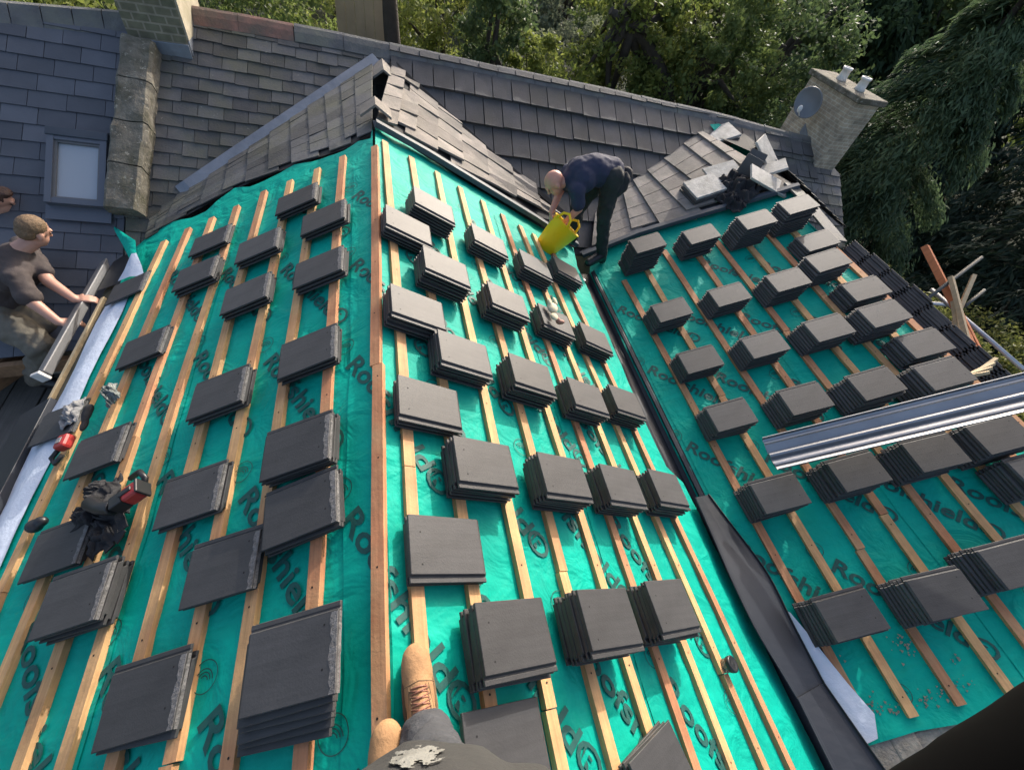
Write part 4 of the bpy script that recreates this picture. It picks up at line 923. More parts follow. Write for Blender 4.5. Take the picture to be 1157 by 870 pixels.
bj = cloth('black_jacket', m_black, PC.hit(838, 216, .06), PC, .17, .19, .4, .11, 9.2, 'crumpled black jacket dropped over the edge trim of the second gable', 'jacket', thick=.008, fold=2.0)
cloth('sleeve', m_black, PC.hit(828, 230, .05), PC, .10, .15, .2, .09, 5.6, parent=bj, thick=.008, fold=2.0); cloth('hood', m_black, PC.hit(826, 203, .09), PC, .11, .10, .2, .08, 12.6, parent=bj, thick=.008)
# yellow bucket
bk = thing('bucket', 'yellow flexible bucket with rope handles held over the valley', 'bucket')
bc = at_y(613, 283, 3.62); ax = Vector((.60, .12, .80)).normalized()
s = Mesh(); s.lathe(bc, ax, [(.001, 0), (.115, .0), (.125, .015), (.15, .16), (.178, .33), (.185, .335), (.182, .342), (.172, .335), (.145, .17), (.118, .02), (.001, .012)], 32, .86); s.build('tub', m_yellow, bk)
u = ax.orthogonal().normalized(); v = ax.cross(u)
top = bc + ax * .33
for a in (R(0), R(180)):
    e = (u * math.cos(a) + v * math.sin(a)); t = ax.cross(e); s = Mesh(); s.tube([top + e * .165 + t * .07, top + e * .18 + t * .05 + ax * .07, top + e * .18 + ax * .10, top + e * .18 - t * .05 + ax * .07, top + e * .165 - t * .07], .013, 8); s.build('handle', m_yellow, bk)
s = Mesh()
for k in range(26): 
    a = random.uniform(0, 6.28); rr_ = random.uniform(0, .11); s.ball(bc + ax * random.uniform(.19, .25) + (u * math.cos(a) + v * math.sin(a)) * rr_, random.uniform(.02, .045), u=7, v=5)
s.build('rubble', m_debris, bk)

# ------------------------------------------------------------------ people
def bones_mesh(bones, balls=(), grow=0.0):
    q = Mesh()
    for a, ra, b, rb in bones:
        a = Vector(a); b = Vector(b); ra += grow; rb += grow
        q.ball(a, ra, u=12, v=8); q.ball(b, rb, u=12, v=8)
        if (b - a).length > 1e-4: q.tube([a, b], [ra, rb], 12)
    for c, r, rot in balls: q.ball(c, tuple(k + grow for k in r) if hasattr(r, '__len__') else r + grow, rot)
    return q
def hand(wrist, dirv, palm_n, side, curl=.5, sc=1.0):
    """palm + four unequal fingers + thumb; dirv points to the fingertips, palm_n out of the back of the hand"""
    d = Vector(dirv).normalized(); n = Vector(palm_n); n = (n - d * n.dot(d)).normalized(); t = d.cross(n) * side; w = Vector(wrist); B = []
    k = w + d * .085 * sc
    for i, (o_, ln) in enumerate(((.030, .068), (.010, .078), (-.010, .072), (-.029, .056))):
        a = w + t * o_ * .6 * sc + d * .02 * sc; b = k + t * o_ * sc; B.append((a, .017 * sc, b, .0125 * sc))
        c1 = b + (d * math.cos(curl * .6) - n * math.sin(curl * .6)) * ln * .5 * sc; c2 = c1 + (d * math.cos(curl * 1.6) - n * math.sin(curl * 1.6)) * ln * .5 * sc
        B += [(b, .0095 * sc, c1, .0085 * sc), (c1, .0085 * sc, c2, .007 * sc)]
    a = w + t * .022 * sc + d * .02 * sc; b = a + (t * .8 + d * .6 - n * .2).normalized() * .045 * sc; c = b + (d * .9 + t * .15 - n * .4).normalized() * .032 * sc
    return B + [(a, .015 * sc, b, .011 * sc), (b, .0105 * sc, c, .008 * sc)]
def head_parts(c, face, up, sc=1.0):
    f = Vector(face).normalized(); u = Vector(up); u = (u - f * u.dot(f)).normalized(); r = f.cross(u); rot = Matrix((r, f, u)).transposed()
    P = lambda x, y, z: Vector(c) + (r * x + f * y + u * z) * sc
    balls = [(P(0, -.012, .025), (.074 * sc, .093 * sc, .088 * sc), rot), (P(0, .025, -.045), (.055 * sc, .062 * sc, .068 * sc), rot), (P(0, .05, -.088), (.028 * sc, .028 * sc, .022 * sc), rot),
             (P(0, .082, .024), (.045 * sc, .016 * sc, .012 * sc), rot), (P(.075, -.008, -.012), (.012 * sc, .02 * sc, .031 * sc), rot), (P(-.075, -.008, -.012), (.012 * sc, .02 * sc, .031 * sc), rot),
             (P(0, .080, -.062), (.022 * sc, .010 * sc, .006 * sc), rot), (P(0, .077, -.074), (.018 * sc, .010 * sc, .006 * sc), rot)]
    bones = [(P(0, .085, .012), .009 * sc, P(0, .104, -.026), .013 * sc)]
    return bones, balls, P, rot
def person(label, face_c, face, up, bones, skin, clothes, hair=None, vox=.0075, hair_cut=None):
    root = thing('person', label, 'person')
    hb, hballs, P, rot = head_parts(face_c, face, up)
    q = bones_mesh(list(bones) + hb, hballs); o = q.build('body', skin, root); remesh(o, vox, 3)
    for nm, m, bl, balls, grow, amp in clothes:
        q = bones_mesh(bl, balls, grow); c = q.build(nm, m, root); remesh(c, .011, 4, amp, 11)
    if hair:
        q = Mesh(); q.ball(P(0, -.022, .040), (.080, .092, .084), rot)
        if hair_cut != 'short': q.ball(P(0, -.045, -.01), (.074, .070, .08), rot); q.ball(P(0, .04, .085), (.06, .05, .03), rot)
        else: q.ball(P(0, -.05, .0), (.071, .06, .065), rot)
        h = q.build('hair', hair, root); remesh(h, .007, 3, .003, 55)
    e = Mesh()
    for sx in (-1, 1): e.ball(P(sx * .031, .0795, .003), .0068, u=8, v=6)
    e.build('eyes', m_eye, root)
    return root

# man bending over the valley with the bucket (faces left)
fA = PC.hit(676, 294, .05); ankA = fA + Vector((.03, .02, .05)); hip = at_y(689, 196, 3.86); kneeA = at_y(683, 243, 3.74)
fB = PB.hit(641, 270, .06) ; fB.y -= .0; ankB = fB + Vector((.06, 0, .06)); kneeB = at_y(652, 236, 4.02)
hA, hB = hip + Vector((0, -.09, 0)), hip + Vector((0, .09, 0))
sh = at_y(647, 203, 3.84); shA, shB = sh + Vector((0.0, -.18, -.02)), sh + Vector((.02, .18, -.02))
hd = at_y(626.5, 207, 3.82)
hndA = at_y(640, 250, 3.64); hndB = at_y(623, 240, 3.74); elA = shA.lerp(hndA, .5) + Vector((.06, -.03, .0)); elB = shB.lerp(hndB, .5) + Vector((.02, .05, 0))
spine = hip.lerp(sh, .5) + Vector((0, 0, .06)); chest = hip.lerp(sh, .8) + Vector((0, 0, .03))
legs = [(hA, .095, kneeA, .062), (kneeA, .06, ankA, .043), (hB, .095, kneeB, .062), (kneeB, .06, ankB, .043), (hA, .1, hB, .1)]
feet = [(ankA, .045, fA + Vector((-.13, -.05, .0)), .035), (ankA, .045, fA + Vector((.05, .02, 0)), .04), (ankB, .045, fB + Vector((-.13, -.04, .0)), .035), (ankB, .045, fB + Vector((.05, 0, 0)), .04)]
tor = [(hip, .13, spine, .135), (spine, .135, chest, .145), (chest + Vector((0, -.08, 0)), .11, chest + Vector((0, .08, 0)), .11), (chest, .12, sh, .10), (shA, .065, shB, .065)]
neck = [(sh + Vector((-.01, 0, .0)), .06, hd + Vector((.05, 0, .0)), .052)]
armsl = [(shA, .058, shA.lerp(elA, .75), .052), (shB, .058, shB.lerp(elB, .75), .052)]
arms = [(shA, .052, elA, .042), (elA, .04, hndA, .028), (shB, .052, elB, .042), (elB, .04, hndB, .028)]
hands_ = hand(hndA, (-.3, -.1, -1), (-1, -.3, .1), 1, .9) + hand(hndB, (.1, -.2, -1), (-1, .2, .1), -1, .9)
person('bald man in navy shirt and black work trousers bending over to lift the yellow bucket', hd, (-.55, -.1, -.85), (-.83, 0, .5), legs + feet + tor + neck + arms + hands_, m_skin2,
       [('shirt', m_navy, tor + armsl, (), .014, .008), ('trousers', m_blackwork, legs + [(hip, .125, hip.lerp(spine, .35), .125)], (), .014, .014), ('boots', m_blackpl, feet, (), .012, 0.0)])
q = Mesh(); bp = hip.lerp(spine, .25)
tb = lump('tool_belt', m_black, [(hip + Vector((.10, -.13, -.02)), (.06, .05, .11)), (hip + Vector((.13, .06, -.04)), (.06, .06, .10)), (hip + Vector((.06, -.15, -.08)), (.05, .04, .08)), (hip + Vector((.15, -.04, .02)), (.05, .07, .06))], 'black tool belt with pouches on the hips of the man bending over', 'tool belt', .012, .02)

# man kneeling at the left eave, hands on the gutter
hd1 = at_d(39, 262, 4.92); hip1 = at_d(4, 350, 5.32); sh1 = at_d(17, 292, 5.02)
shN, shF = sh1 + Vector((.06, -.19, -.03)), sh1 + Vector((-.02, .17, -.02))
hN, hF = at_d(66, 364, 4.74), at_d(84, 338, 4.80)
elN = at_d(37, 338, 4.80) + Vector((0, -.02, -.02)); elF = at_d(55, 318, 4.92)
hpN, hpF = hip1 + Vector((.02, -.10, 0)), hip1 + Vector((0, .10, 0)); knN = at_d(47, 392, 5.02); knF = at_d(52, 366, 5.2)
anN = knN + Vector((-.22, -.02, -.36)); anF = knF + Vector((-.25, .03, -.40))
sp1 = hip1.lerp(sh1, .5) + Vector((-.03, 0, .03)); ch1 = hip1.lerp(sh1, .82)
legs1 = [(hpN, .10, knN, .068), (knN, .066, anN, .045), (hpF, .10, knF, .068), (knF, .066, anF, .045), (hpN, .10, hpF, .10)]
feet1 = [(anN, .045, anN + Vector((.16, -.02, -.06)), .035), (anF, .045, anF + Vector((.16, 0, -.06)), .035)]
tor1 = [(hip1, .135, sp1, .135), (sp1, .135, ch1, .15), (ch1 + Vector((0, -.09, 0)), .11, ch1 + Vector((0, .09, 0)), .11), (ch1, .12, sh1, .10), (shN, .066, shF, .066)]
arms1 = [(shN, .054, elN, .044), (elN, .043, hN, .029), (shF, .054, elF, .044), (elF, .043, hF, .029)]
sl1 = [(shN, .062, shN.lerp(elN, .72), .06), (shF, .062, shF.lerp(elF, .72), .06)]
neck1 = [(sh1 + Vector((0, 0, .03)), .062, hd1 + Vector((-.02, .01, -.06)), .055)]
hs1 = hand(hN, (.8, .3, -.25), (0.1, 0, 1), 1, .55) + hand(hF, (.8, .25, -.2), (0.1, 0, 1), -1, .55)
person('man with short sandy hair in brown grey polo leaning both hands on the gutter', hd1, (.45, .74, -.50), (.3, .3, .9), legs1 + feet1 + tor1 + arms1 + neck1 + hs1, m_skin,
       [('polo_shirt', m_brownshirt, tor1 + sl1, (), .013, .012), ('trousers', m_khaki, legs1 + [(hip1, .13, hip1.lerp(sp1, .3), .13)], (), .026, .020), ('boots', m_blackpl, feet1, (), .012, 0.0)], m_hair_sandy, hair_cut='short')
# second man at the very edge of the picture
hd0 = at_d(-4, 226, 5.55); sh0 = hd0 + Vector((-.06, .02, -.25)); hip0 = sh0 + Vector((-.10, .02, -.50))
tor0 = [(hip0, .13, sh0.lerp(hip0, .5), .135), (sh0.lerp(hip0, .5), .135, sh0, .11), (sh0 + Vector((0, -.18, 0)), .065, sh0 + Vector((0, .18, 0)), .065)]
an0 = Vector((hip0.x, hip0.y - .1, -3.52)); an0b = Vector((hip0.x - .05, hip0.y + .12, -3.52))
legs0 = [(hip0 + Vector((0, -.09, 0)), .10, (hip0 + an0) / 2 + Vector((.04, -.03, 0)), .066), ((hip0 + an0) / 2 + Vector((.04, -.03, 0)), .064, an0, .045), (hip0 + Vector((0, .09, 0)), .10, (hip0 + an0b) / 2 + Vector((.04, .03, 0)), .066), ((hip0 + an0b) / 2 + Vector((.04, .03, 0)), .064, an0b, .045)]
feet0 = [(an0, .045, an0 + Vector((.16, 0, -.04)), .035), (an0b, .045, an0b + Vector((.16, 0, -.04)), .035)]
w0, w0b = sh0 + Vector((.22, -.28, -.42)), sh0 + Vector((.15, .26, -.48)); e0, e0b = sh0 + Vector((.03, -.26, -.27)), sh0 + Vector((-.03, .25, -.28))
arms0 = [(sh0 + Vector((0, -.18, 0)), .054, e0, .044), (e0, .043, w0, .029), (sh0 + Vector((0, .18, 0)), .054, e0b, .044), (e0b, .043, w0b, .029)]
person('man with reddish brown hair cut off by the left picture edge behind the kneeling man', hd0, (.80, .30, -.45), (.3, .1, .95), tor0 + legs0 + feet0 + arms0 + [(sh0, .06, hd0 + Vector((-.02, 0, -.06)), .055)] + hand(w0, (.6, -.1, -.8), (1, 0, .4), 1) + hand(w0b, (.6, .1, -.8), (1, 0, .4), -1), m_skin,
       [('shirt', m_brownshirt, tor0 + [(sh0 + Vector((0, -.18, 0)), .06, sh0.lerp(e0, .1) + Vector((0, -.17, -.02)), .058), (sh0 + Vector((0, .18, 0)), .06, sh0.lerp(e0b, .1) + Vector((0, .17, -.02)), .058)], (), .013, .01), ('trousers', m_charcoal, legs0, (), .014, .012), ('boots', m_blackpl, feet0, (), .012, 0)], m_hair_brown)

# the man taking the picture: boots, trousers, belly and a sleeve show
toeR = PB.hit(470, 748, .045); heelR = toeR + Vector((.012, -.235, -.012)); toeL = PA.hit(437, 838, .06) + Vector((0, 0, 0)); heelL = toeL + Vector((-.02, -.235, -.02))
anR = heelR + Vector((0, .045, .085)); anL = heelL + Vector((0, .045, .085))
pel = Vector((.01, -.26, -.80)); knR = Vector((.06, -.13, -1.16)); knL = Vector((-.055, -.15, -1.20))
hpR, hpL = pel + Vector((.095, 0, -.02)), pel + Vector((-.095, 0, -.02))
belly = Vector((-.008, -.178, -.665)); chs = Vector((.03, -.31, -.38)); shp = Vector((.03, -.36, -.22)); hdp = Vector((.03, -.33, .0))
sR, sL = shp + Vector((.20, 0, -.01)), shp + Vector((-.20, 0, -.01))
eR = Vector((.209, -.120, -.248)); wR = Vector((.307, -.014, .004)); eL = Vector((-.44, -.30, -.32)); wL = Vector((-.14, -.16, .0))
legsP = [(hpR, .10, knR, .068), (knR, .066, anR, .05), (hpL, .10, knL, .068), (knL, .066, anL, .05), (hpR, .11, hpL, .11)]
torP = [(pel, .14, belly, .165), (belly, .165, chs, .15), (belly + Vector((.075, -.01, 0)), .14, belly + Vector((-.075, -.01, 0)), .14), (chs + Vector((.08, 0, 0)), .115, chs + Vector((-.08, 0, 0)), .115), (chs, .12, shp, .10), (sR, .065, sL, .065)]
armP = [(sR, .055, eR, .045), (eR, .043, wR, .03), (sL, .055, eL, .045), (eL, .043, wL, .03)]
feetP = [(toeR, .03, heelR, .03), (anR, .04, heelR, .04), (toeL, .03, heelL, .03), (anL, .04, heelL, .04)]
pr_ = person('man taking the picture in paint marked grey tee and tan boots astride the ridge', hdp, (0, .9, -.45), (0, .45, .9), legsP + feetP + torP + armP + [(shp, .06, hdp + Vector((0, -.02, -.07)), .055)] + hand(wR, (-.1, -.1, .9), (0, -1, 0), 1, .6) + hand(wL, (.4, .1, .9), (0, -1, 0), -1, .6), m_skin,
       [('tee_shirt', m_tee, torP, (), .016, .006), ('trousers', m_charcoal, legsP, (), .020, .020), ('sleeve', m_sleeve, [(sR, .055, eR, .048), (eR, .048, eR.lerp(wR, .97), .039)], (), .012, .0)], m_hair_brown, vox=.009, hair_cut='short')
def boot(toe, heel, ank):
    d = (toe - heel).normalized(); sd = d.cross(Vector((0, 0, 1))).normalized(); up = sd.cross(d); rot = Matrix((sd, d, up)).transposed(); ln = (toe - heel).length
    q = Mesh()
    q.ball(heel + d * (ln * .98) + up * .010, (.045, .058, .037), rot); q.ball(heel + d * (ln * .88) + up * .010, (.047, .065, .040), rot); q.ball(heel + d * (ln * .64) + up * .014, (.044, .09, .046), rot); q.ball(heel + d * (ln * .35) + up * .03, (.043, .10, .055), rot); q.ball(heel + d * (ln * .03) + up * .015, (.041, .06, .055), rot)
    q.tube([ank + up * .01, heel.lerp(toe, .15) + up * .03], [.046, .046], 14)
    o = q.build('boot', m_boot, pr_); remesh(o, .006, 5)
    s = Mesh(); n = 18; lo = []; hi = []
    for k in range(n):
        a = 2 * math.pi * k / n; y = math.sin(a); x = math.cos(a); wv = .051 + .006 * y
        p = heel + d * (ln * .5 + (ln * .5 + .050) * y) + sd * x * wv * (1 - .12 * max(0, -y)) - up * .032; lo.append(s.bm.verts.new(p - up * .022)); hi.append(s.bm.verts.new(p + up * .008))
    for k in range(n): s.bm.faces.new((lo[k], lo[(k + 1) % n], hi[(k + 1) % n], hi[k]))
    s.bm.faces.new(lo[::-1]); s.bm.faces.new(hi); s.build('sole', m_sole, o, bevel=.004)
    bt = BVHTree.FromPolygons([v.co for v in o.data.vertices], [tuple(p.vertices) for p in o.data.polygons])
    def surf(t, x, off=.002):
        p = heel + d * (ln * t) + sd * x; h = bt.ray_cast(p + up * .25, -up); return (h[0] if h[0] is not None else p) + up * off
    s = Mesh()
    for k in range(5):
        t0, t1 = .70 - k * .062, .66 - k * .062
        s.tube([surf(t0, -.024), surf((t0 + t1) / 2, 0, .006), surf(t1, .024)], .0024, 6); s.tube([surf(t0, .024), surf((t0 + t1) / 2, 0, .008), surf(t1, -.024)], .0024, 6)
    s.tube([surf(.72, -.022), surf(.73, 0, .004), surf(.72, .022)], .0024, 6); s.build('lace', m_brown, o)
    s = Mesh()
    for sg in (-1, 1):
        s.tube([surf(.74 - .05 * k, sg * (.020 + .0012 * k), .0005) for k in range(9)], .0022, 5); s.tube([surf(.745 - .05 * k, sg * (.028 + .0012 * k), .0005) for k in range(9)], .0014, 5)
        for k in range(5): s.ball(surf(.70 - k * .062, sg * .025, .001), .0036, u=8, v=5)
    s.tube([surf(.79 - abs(x) * .9, x, .0004) for x in (-.045, -.036, -.024, -.012, 0, .012, .024, .036, .045)], .0016, 5)
    s.build('seam', m_sole, o)
boot(toeR, heelR, anR); boot(toeL, heelL, anL)
# dried paint smear printed on the belly of the tee
tee = [c for c in pr_.children if c.name.startswith('tee_shirt')][0]
bvh_me = tee.data; 

bt_ = BVHTree.FromPolygons([v.co for v in bvh_me.vertices], [tuple(p.vertices) for p in bvh_me.polygons])
s = Mesh(); grid = {}
for i in range(97):
    for j in range(45):
        px = 440 + 62 * i / 96; py = 850 + 24 * j / 44 - (px - 440) * .14
        h = bt_.ray_cast(Vector((0, 0, 0)), ray(px, py).normalized())
        e = abs((i - 48) / 48) ** 2 + abs((j - 22) / 22) ** 2 + noise.noise(Vector((i * .05, j * .17, 2))) * 1.1 + noise.noise(Vector((i * .16, j * .5, 7))) * .5
        if h[0] is not None and e < .85: grid[i, j] = s.bm.verts.new(h[0] + h[1] * .003)
for i in range(96):
    for j in range(44):
        k = [(i, j), (i + 1, j), (i + 1, j + 1), (i, j + 1)]
        if all(q in grid for q in k): s.bm.faces.new([grid[q] for q in k])
bmesh.ops.delete(s.bm, geom=[v for v in s.bm.verts if not v.link_faces], context='VERTS')
s.build('paint_mark', m_paint, tee)

# ------------------------------------------------------------------ trees, shrubs, far house, shed
LM = {'yellow': leafmat('yellow_green_leaves', (.12, .165, .035), (.29, .32, .085), .5), 'mid': leafmat('mid_green_leaves', (.095, .14, .04), (.21, .26, .08), .5),
      'dark': leafmat('dark_green_leaves', (.065, .105, .042), (.145, .20, .075), .45), 'grey': leafmat('grey_green_leaves', (.13, .155, .10), (.24, .27, .165), .48),
      'conifer': leafmat('conifer_sprays', (.05, .088, .044), (.125, .18, .085), .42), 'deep': leafmat('deep_conifer_sprays', (.022, .042, .026), (.06, .09, .05), .3),
      'hedge': leafmat('hedge_leaves', (.12, .14, .035), (.28, .28, .09), .45)}
def leaves_mesh(name, pos, nrm, axis, ln, wd, m, parent):
    """pos (n,3), axis (n,3) leaf direction, nrm (n,3): each leaf one bent quad pair"""
    n = len(pos); axis = axis / np.linalg.norm(axis, axis=1, keepdims=True); side = np.cross(axis, nrm); side /= np.linalg.norm(side, axis=1, keepdims=True) + 1e-9
    up = np.cross(side, axis)
    a = pos - axis * ln[:, None] * .5; c = pos + axis * ln[:, None] * .5 - up * ln[:, None] * .12; b = pos + side * wd[:, None] * .5 + up * wd[:, None] * .08; d = pos - side * wd[:, None] * .5 + up * wd[:, None] * .08
    V = np.stack([a, b, c, d], 1).reshape(-1, 3)
    me = bpy.data.meshes.new(name); me.vertices.add(4 * n); me.vertices.foreach_set('co', V.ravel()); me.loops.add(4 * n); me.loops.foreach_set('vertex_index', np.arange(4 * n, dtype=np.int32))
    me.polygons.add(n); me.polygons.foreach_set('loop_start', np.arange(0, 4 * n, 4, dtype=np.int32)); me.polygons.foreach_set('loop_total', np.full(n, 4, dtype=np.int32)); me.update(calc_edges=True); me.materials.append(m)
    o = bpy.data.objects.new(name, me); COL.objects.link(o); o.parent = parent; return o
def rnd_dir(n): v = RNG.normal(size=(n, 3)); return v / np.linalg.norm(v, axis=1, keepdims=True)
def tree(label, base, cen, rad, n, leaf, m, trunk=None, clumps=60, clump_r=.45, cat='tree', name='tree', grp=None, limbs=6, tr=.12):
    t = thing(name, label, cat, grp); base = Vector(base); cen = Vector(cen)
    rad = np.array(rad, float)
    cd = rnd_dir(clumps) * (RNG.uniform(.35, 1.0, (clumps, 1)) ** .5); cc = np.array(cen) + cd * rad * RNG.uniform(.75, 1.12, (clumps, 1))
    idx = RNG.integers(0, clumps, n); cr = RNG.uniform(.5, 1.25, clumps) * clump_r
    off = rnd_dir(n) * (RNG.uniform(0, 1, (n, 1)) ** .45) * cr[idx][:, None]; off[:, 2] *= .75
    pos = cc[idx] + off
    ax_ = rnd_dir(n) * .8 + off / (np.linalg.norm(off, axis=1, keepdims=True) + 1e-6) * .5; ax_[:, 2] -= .25
    leaves_mesh('crown', pos, rnd_dir(n), ax_, RNG.uniform(.7, 1.3, n) * leaf, RNG.uniform(.6, 1.1, n) * leaf * .62, m, t)
    q = Mesh(); top = cen + Vector((0, 0, rad[2] * .35)); mid = base.lerp(top, .5) + Vector((random.uniform(-.25, .25), random.uniform(-.2, .2), 0))
    pts = trunk if trunk else [base, base.lerp(mid, .5) + Vector((random.uniform(-.1, .1), 0, 0)), mid, top]
    q.tube(pts, [tr * (1 - .75 * i / (len(pts) - 1)) for i in range(len(pts))], 10)
    for k in range(limbs):
        c = Vector(cc[k % clumps]); a = Vector(pts[-1]).lerp(Vector(pts[-2]), random.uniform(.2, 1.0)); md = a.lerp(c, .5) + Vector((random.uniform(-.2, .2), random.uniform(-.2, .2), random.uniform(.05, .35)))
        q.tube([a, a.lerp(md, .5), md, md.lerp(c, .6), c], [tr * .42, tr * .36, tr * .27, tr * .17, tr * .06], 7)
    q.build('trunk', m_bark, t); return t
def conifer(label, base, h, r, n, m, cat='conifer', tiers=22, droop=.5, grp=None, ln=.34):
    t = thing('conifer', label, cat, grp); base = np.array(base, float); P = []; A = []; Nn = []
    nb_ = tiers * 8; per = n // nb_
    for k in range(nb_):
        f = (k + RNG.uniform(0, 1)) / nb_; z = h * (.04 + .95 * f); rr = r * (1 - f) ** .75 * RNG.uniform(.72, 1.15) + .12; a = RNG.uniform(0, 2 * np.pi)
        d = np.array([np.cos(a), np.sin(a), 0]); s_ = RNG.uniform(.12, 1, per) ** .7
        sd_ = np.array([-np.sin(a), np.cos(a), 0]); wv = RNG.normal(0, .16, per) * (1.15 - s_) * rr + RNG.normal(0, .10, per)
        p = base + d * (s_ * rr)[:, None] + sd_ * wv[:, None]; p[:, 2] += z + rr * (.18 * s_ - droop * s_ ** 2.2) + RNG.normal(0, .07, per) - RNG.uniform(0, .18, per) * s_
        P.append(p); ax_ = d * .8 + sd_ * RNG.normal(0, .8, per)[:, None]; ax_[:, 2] += -.3 - .6 * s_ + RNG.normal(0, .5, per); A.append(ax_); nn_ = rnd_dir(per) * .6; nn_[:, 2] += .8; Nn.append(nn_)
    P = np.vstack(P); A = np.vstack(A); Nn = np.vstack(Nn); k = len(P)
    leaves_mesh('crown', P, Nn, A, RNG.uniform(.6, 1.3, k) * ln, RNG.uniform(.5, 1.2, k) * ln * .24, m, t)
    q = Mesh(); q.tube([base + [0, 0, -.5], base + [0, 0, h * .5], base + [0, 0, h * .97]], [r * .07 + .06, r * .05 + .03, .02], 9); q.build('trunk', m_bark, t); return t
def dirp(px, py, dist):                       # point along a sight line at a ground distance
    r = ray(px, py); k = dist / math.hypot(r.x, r.y); return r * k
def gz(p, z=-7.4): return Vector((p.x, p.y, z))
c = dirp(95, -6, 12); tree('bright leafy shrub behind the neighbour ridge left of the stone chimney', gz(c), c + Vector((0, 0, -.9)), (2.2, 2.0, 1.6), 9000, .15, LM['yellow'], clumps=60, grp='trees behind the main roof')
c = dirp(290, 8, 11); tree('feathery light green tree behind the red ridge tiles with a thin trunk', gz(c), c + Vector((0, 0, -.6)), (1.7, 1.6, 1.5), 9000, .10, LM['mid'], clumps=70, clump_r=.4, grp='trees behind the main roof', tr=.07)
c = dirp(365, 5, 14); tree('loose yellow green tree left of the brown boarded shed', gz(c), c + Vector((0, 0, -.6)), (1.4, 1.6, 1.6), 6000, .11, LM['yellow'], clumps=50, clump_r=.4, grp='trees behind the main roof', tr=.07)
tb_ = dirp(446, 42, 10.5); tt = dirp(437, -60, 10.2); cr = tt + Vector((0, 0, 1.2))
tree('tree with thick dark leaning trunk beside the brown shed', gz(tb_), cr, (2.0, 2.0, 1.0), 5000, .13, LM['mid'], trunk=[gz(tb_), tb_ + Vector((0, 0, -1)), dirp(441, 15, 10.4), tt, cr], clumps=30, grp='trees behind the main roof', tr=.22, limbs=8)
c = dirp(500, 20, 14.5); tree('yellow green tree with slim trunks right of the dark leaning trunk', gz(c), c + Vector((0, 0, -.4)), (2.1, 1.8, 2.2), 14000, .12, LM['yellow'], clumps=90, clump_r=.45, grp='trees behind the main roof', tr=.14)
c = dirp(560, 45, 12); tree('ivy covered dark tree in front of the yellow green trees', gz(c), c + Vector((0, 0, -.3)), (.75, .75, 2.4), 9000, .11, LM['dark'], clumps=60, clump_r=.4, grp='trees behind the main roof', tr=.2)
c = dirp(606, 72, 12.5); tree('small bright bush between the ivy tree and the grey bush', gz(c), c + Vector((0, 0, -.4)), (.7, .7, 1.2), 5000, .11, LM['yellow'], clumps=40, clump_r=.3, grp='trees behind the main roof', tr=.06)
c = dirp(655, 66, 14.5); tree('rounded grey green bush behind the middle of the ridge', gz(c), c + Vector((0, 0, -.5)), (1.5, 1.4, 1.5), 14000, .09, LM['grey'], clumps=90, clump_r=.38, grp='trees behind the main roof', tr=.1)
c = dirp(715, 90, 13.0); tb_ = dirp(752, 128, 13.0)
tree('large tree with dark arching limbs and yellow green leaves over the ridge', gz(tb_), dirp(712, 68, 13.2), (1.7, 1.6, 1.8), 11000, .12, LM['yellow'], trunk=[gz(tb_), tb_, dirp(752, 95, 13), dirp(728, 45, 12.8), dirp(690, 12, 12.4)], clumps=80, clump_r=.42, grp='trees behind the main roof', tr=.3, limbs=12)
c = dirp(800, 70, 13.5); tree('broad mid green tree right of the arching limbs', gz(c), c + Vector((0, 0, -.3)), (1.9, 1.8, 2.5), 17000, .12, LM['mid'], clumps=110, clump_r=.45, grp='trees behind the main roof', tr=.25, limbs=10)
c = dirp(868, 85, 14.5); tree('dark green broadleaf tree behind the satellite dish', gz(c), c + Vector((0, 0, -.3)), (2.0, 1.8, 2.6), 17000, .12, LM['dark'], clumps=100, clump_r=.5, grp='trees behind the main roof', tr=.25)
c = dirp(1000, -10, 24); tree('broad tree filling the skyline above the pale chimney', gz(c), c + Vector((0, 0, -.2)), (4.2, 3.5, 2.6), 16000, .2, LM['dark'], clumps=110, clump_r=.8, grp='trees behind the main roof', tr=.3)
c = dirp(1110, 0, 24); tree('dark tree on the skyline in the top right corner', gz(c), c + Vector((0, 0, -.3)), (3.6, 3.5, 2.6), 14000, .2, LM['dark'], clumps=110, clump_r=.8, grp='trees behind the main roof', tr=.3)
c = dirp(760, 0, 19); tree('mid green tree rising behind the arching limbs', gz(c), c + Vector((0, 0, .0)), (3.0, 2.5, 2.6), 15000, .16, LM['mid'], clumps=100, clump_r=.6, grp='trees behind the main roof', tr=.3)
c = dirp(640, 10, 22); tree('distant pale tree above the grey bush', gz(c), c + Vector((0, 0, .3)), (2.6, 2.2, 1.6), 9000, .17, LM['grey'], clumps=70, clump_r=.6, grp='trees behind the main roof', tr=.2)
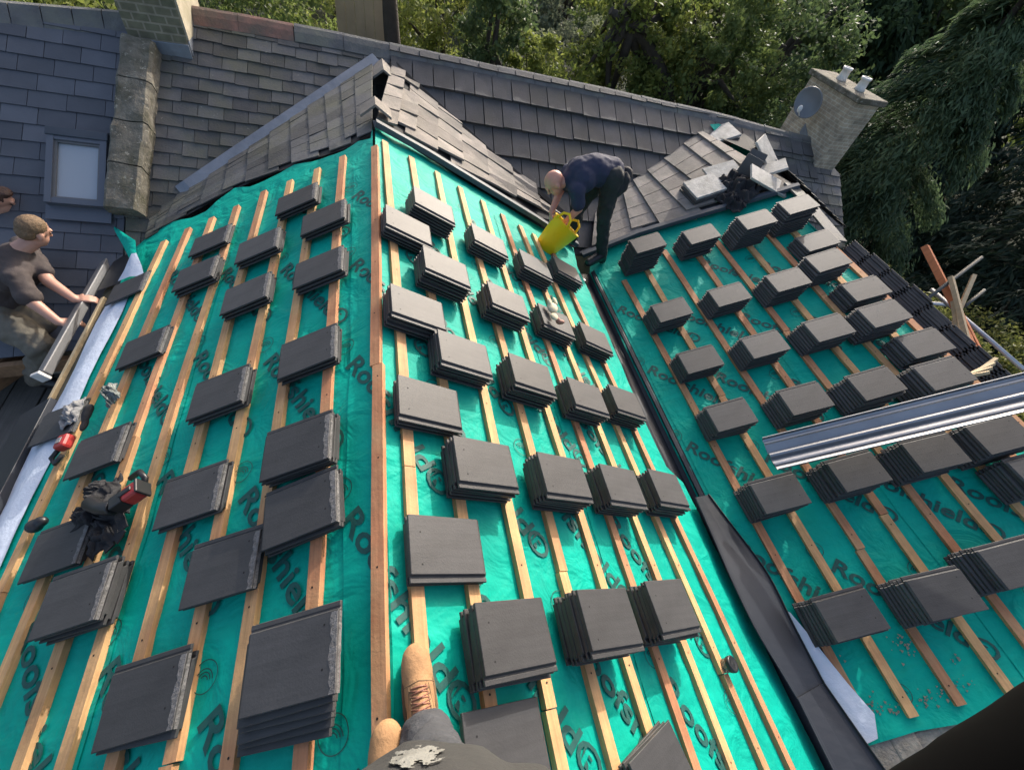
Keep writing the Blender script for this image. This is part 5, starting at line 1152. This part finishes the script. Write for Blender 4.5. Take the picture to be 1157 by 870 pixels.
# conifers on the right
b = dirp(885, 330, 11.2); conifer('big drooping green conifer behind the pale chimney', (b.x, b.y, -8.2), 9.2, 2.5, 120000, LM['conifer'], grp='conifers right of the house', droop=.5, ln=.135)
b = dirp(1090, 300, 20); conifer('very dark conifer right of the drooping green conifer', (b.x, b.y, -8.5), 11.6, 4.4, 40000, LM['deep'], grp='conifers right of the house', droop=.35, ln=.28)
b = dirp(1190, 320, 16); conifer('very dark conifer at the right edge of the picture', (b.x, b.y, -8.5), 9.6, 3.4, 34000, LM['deep'], grp='conifers right of the house', droop=.35, ln=.27)
b = dirp(965, 250, 21); conifer('tall dark conifer rising behind the drooping green conifer', (b.x, b.y, -7.5), 8.6, 4.0, 26000, LM['deep'], grp='conifers right of the house', droop=.3, ln=.34)
b = dirp(900, 150, 22); conifer('mid green conifer behind the dark broadleaf tree', (b.x, b.y, -7.2), 9.5, 3.6, 15000, LM['conifer'], grp='conifers right of the house', droop=.35, ln=.5)
c = dirp(1120, 395, 10.0); tree('sunlit clipped hedge beyond the leaning timbers', gz(c, -7.5), c + Vector((.6, -.5, -1.05)), (2.6, 3.4, 1.0), 26000, .09, LM['hedge'], clumps=220, clump_r=.35, cat='hedge', name='hedge', tr=.08, limbs=5)
# woodland behind everything, one mass
Pm = []
for k in range(420):
    a = RNG.uniform(-1.0, 1.95); d = RNG.uniform(24, 46); zc = -7.0 + (d - 15) * .12 + RNG.uniform(0, 1) ** .8 * (3.8 if a < .5 else 5.2 + (a - .5) * 1.5)
    c0 = np.array([math.sin(a) * d, math.cos(a) * d, zc]); Pm.append(c0 + rnd_dir(110) * RNG.uniform(0, 1, (110, 1)) ** .4 * np.array([1.5, 1.5, 1.2]))
Pm = np.vstack(Pm); k = len(Pm)
wd_ = leaves_mesh('woodland', Pm, rnd_dir(k), rnd_dir(k), RNG.uniform(.3, .6, k), RNG.uniform(.2, .4, k), LM['mid'], None); tag(wd_, 'wooded hillside filling the far background', 'woodland', kind='stuff')
# brown shed and far house
sh_ = thing('garden_shed', 'brown boarded shed wall showing above the ridge beside the dark trunk', 'shed'); c = dirp(407, 22, 10.9)
s = Mesh()
for i in range(5): s.box((c.x - .34 + i * .17, c.y, -4.4), (1, 0, 0), (0, 1, 0), (0, 0, 1), .083, .03, 3.2)
s.build('wall', m_shed, sh_, bevel=.006); s = Mesh(); s.box((c.x, c.y + .55, -1.1), (1, 0, 0), (0, 1, .25), (0, 0, 1), .55, .65, .05); s.build('roof', m_slate_old, sh_)
fh = thing('far_house', 'distant house with grey roof and small brick chimney among the trees', 'house'); c = dirp(612, 42, 30)
s = Mesh(); s.box((c.x, c.y + 2, c.z - 2.0), (1, 0, 0), (0, 1, 0), (0, 0, 1), 2.6, 2.0, 1.7); s.build('wall', m_cream, fh)
s = Mesh(); x0, x1 = c.x - 2.8, c.x + 2.8; y0, y1, ym = c.y - .2, c.y + 4.2, c.y + 2; zb, zt = c.z - .4, c.z + .75
s.face([(x0, y0, zb), (x1, y0, zb), (x1, ym, zt), (x0, ym, zt)]); s.face([(x0, y1, zb), (x0, ym, zt), (x1, ym, zt), (x1, y1, zb)]); s.face([(x0, y0, zb), (x0, ym, zt), (x0, y1, zb)]); s.face([(x1, y0, zb), (x1, y1, zb), (x1, ym, zt)])
rf = s.build('roof', m_slate_new, fh); s = Mesh(); s.box((c.x + .35, ym, zt + .2), (1, 0, 0), (0, 1, 0), (0, 0, 1), .4, .28, .5); s.build('chimney', m_red_ridge, rf)
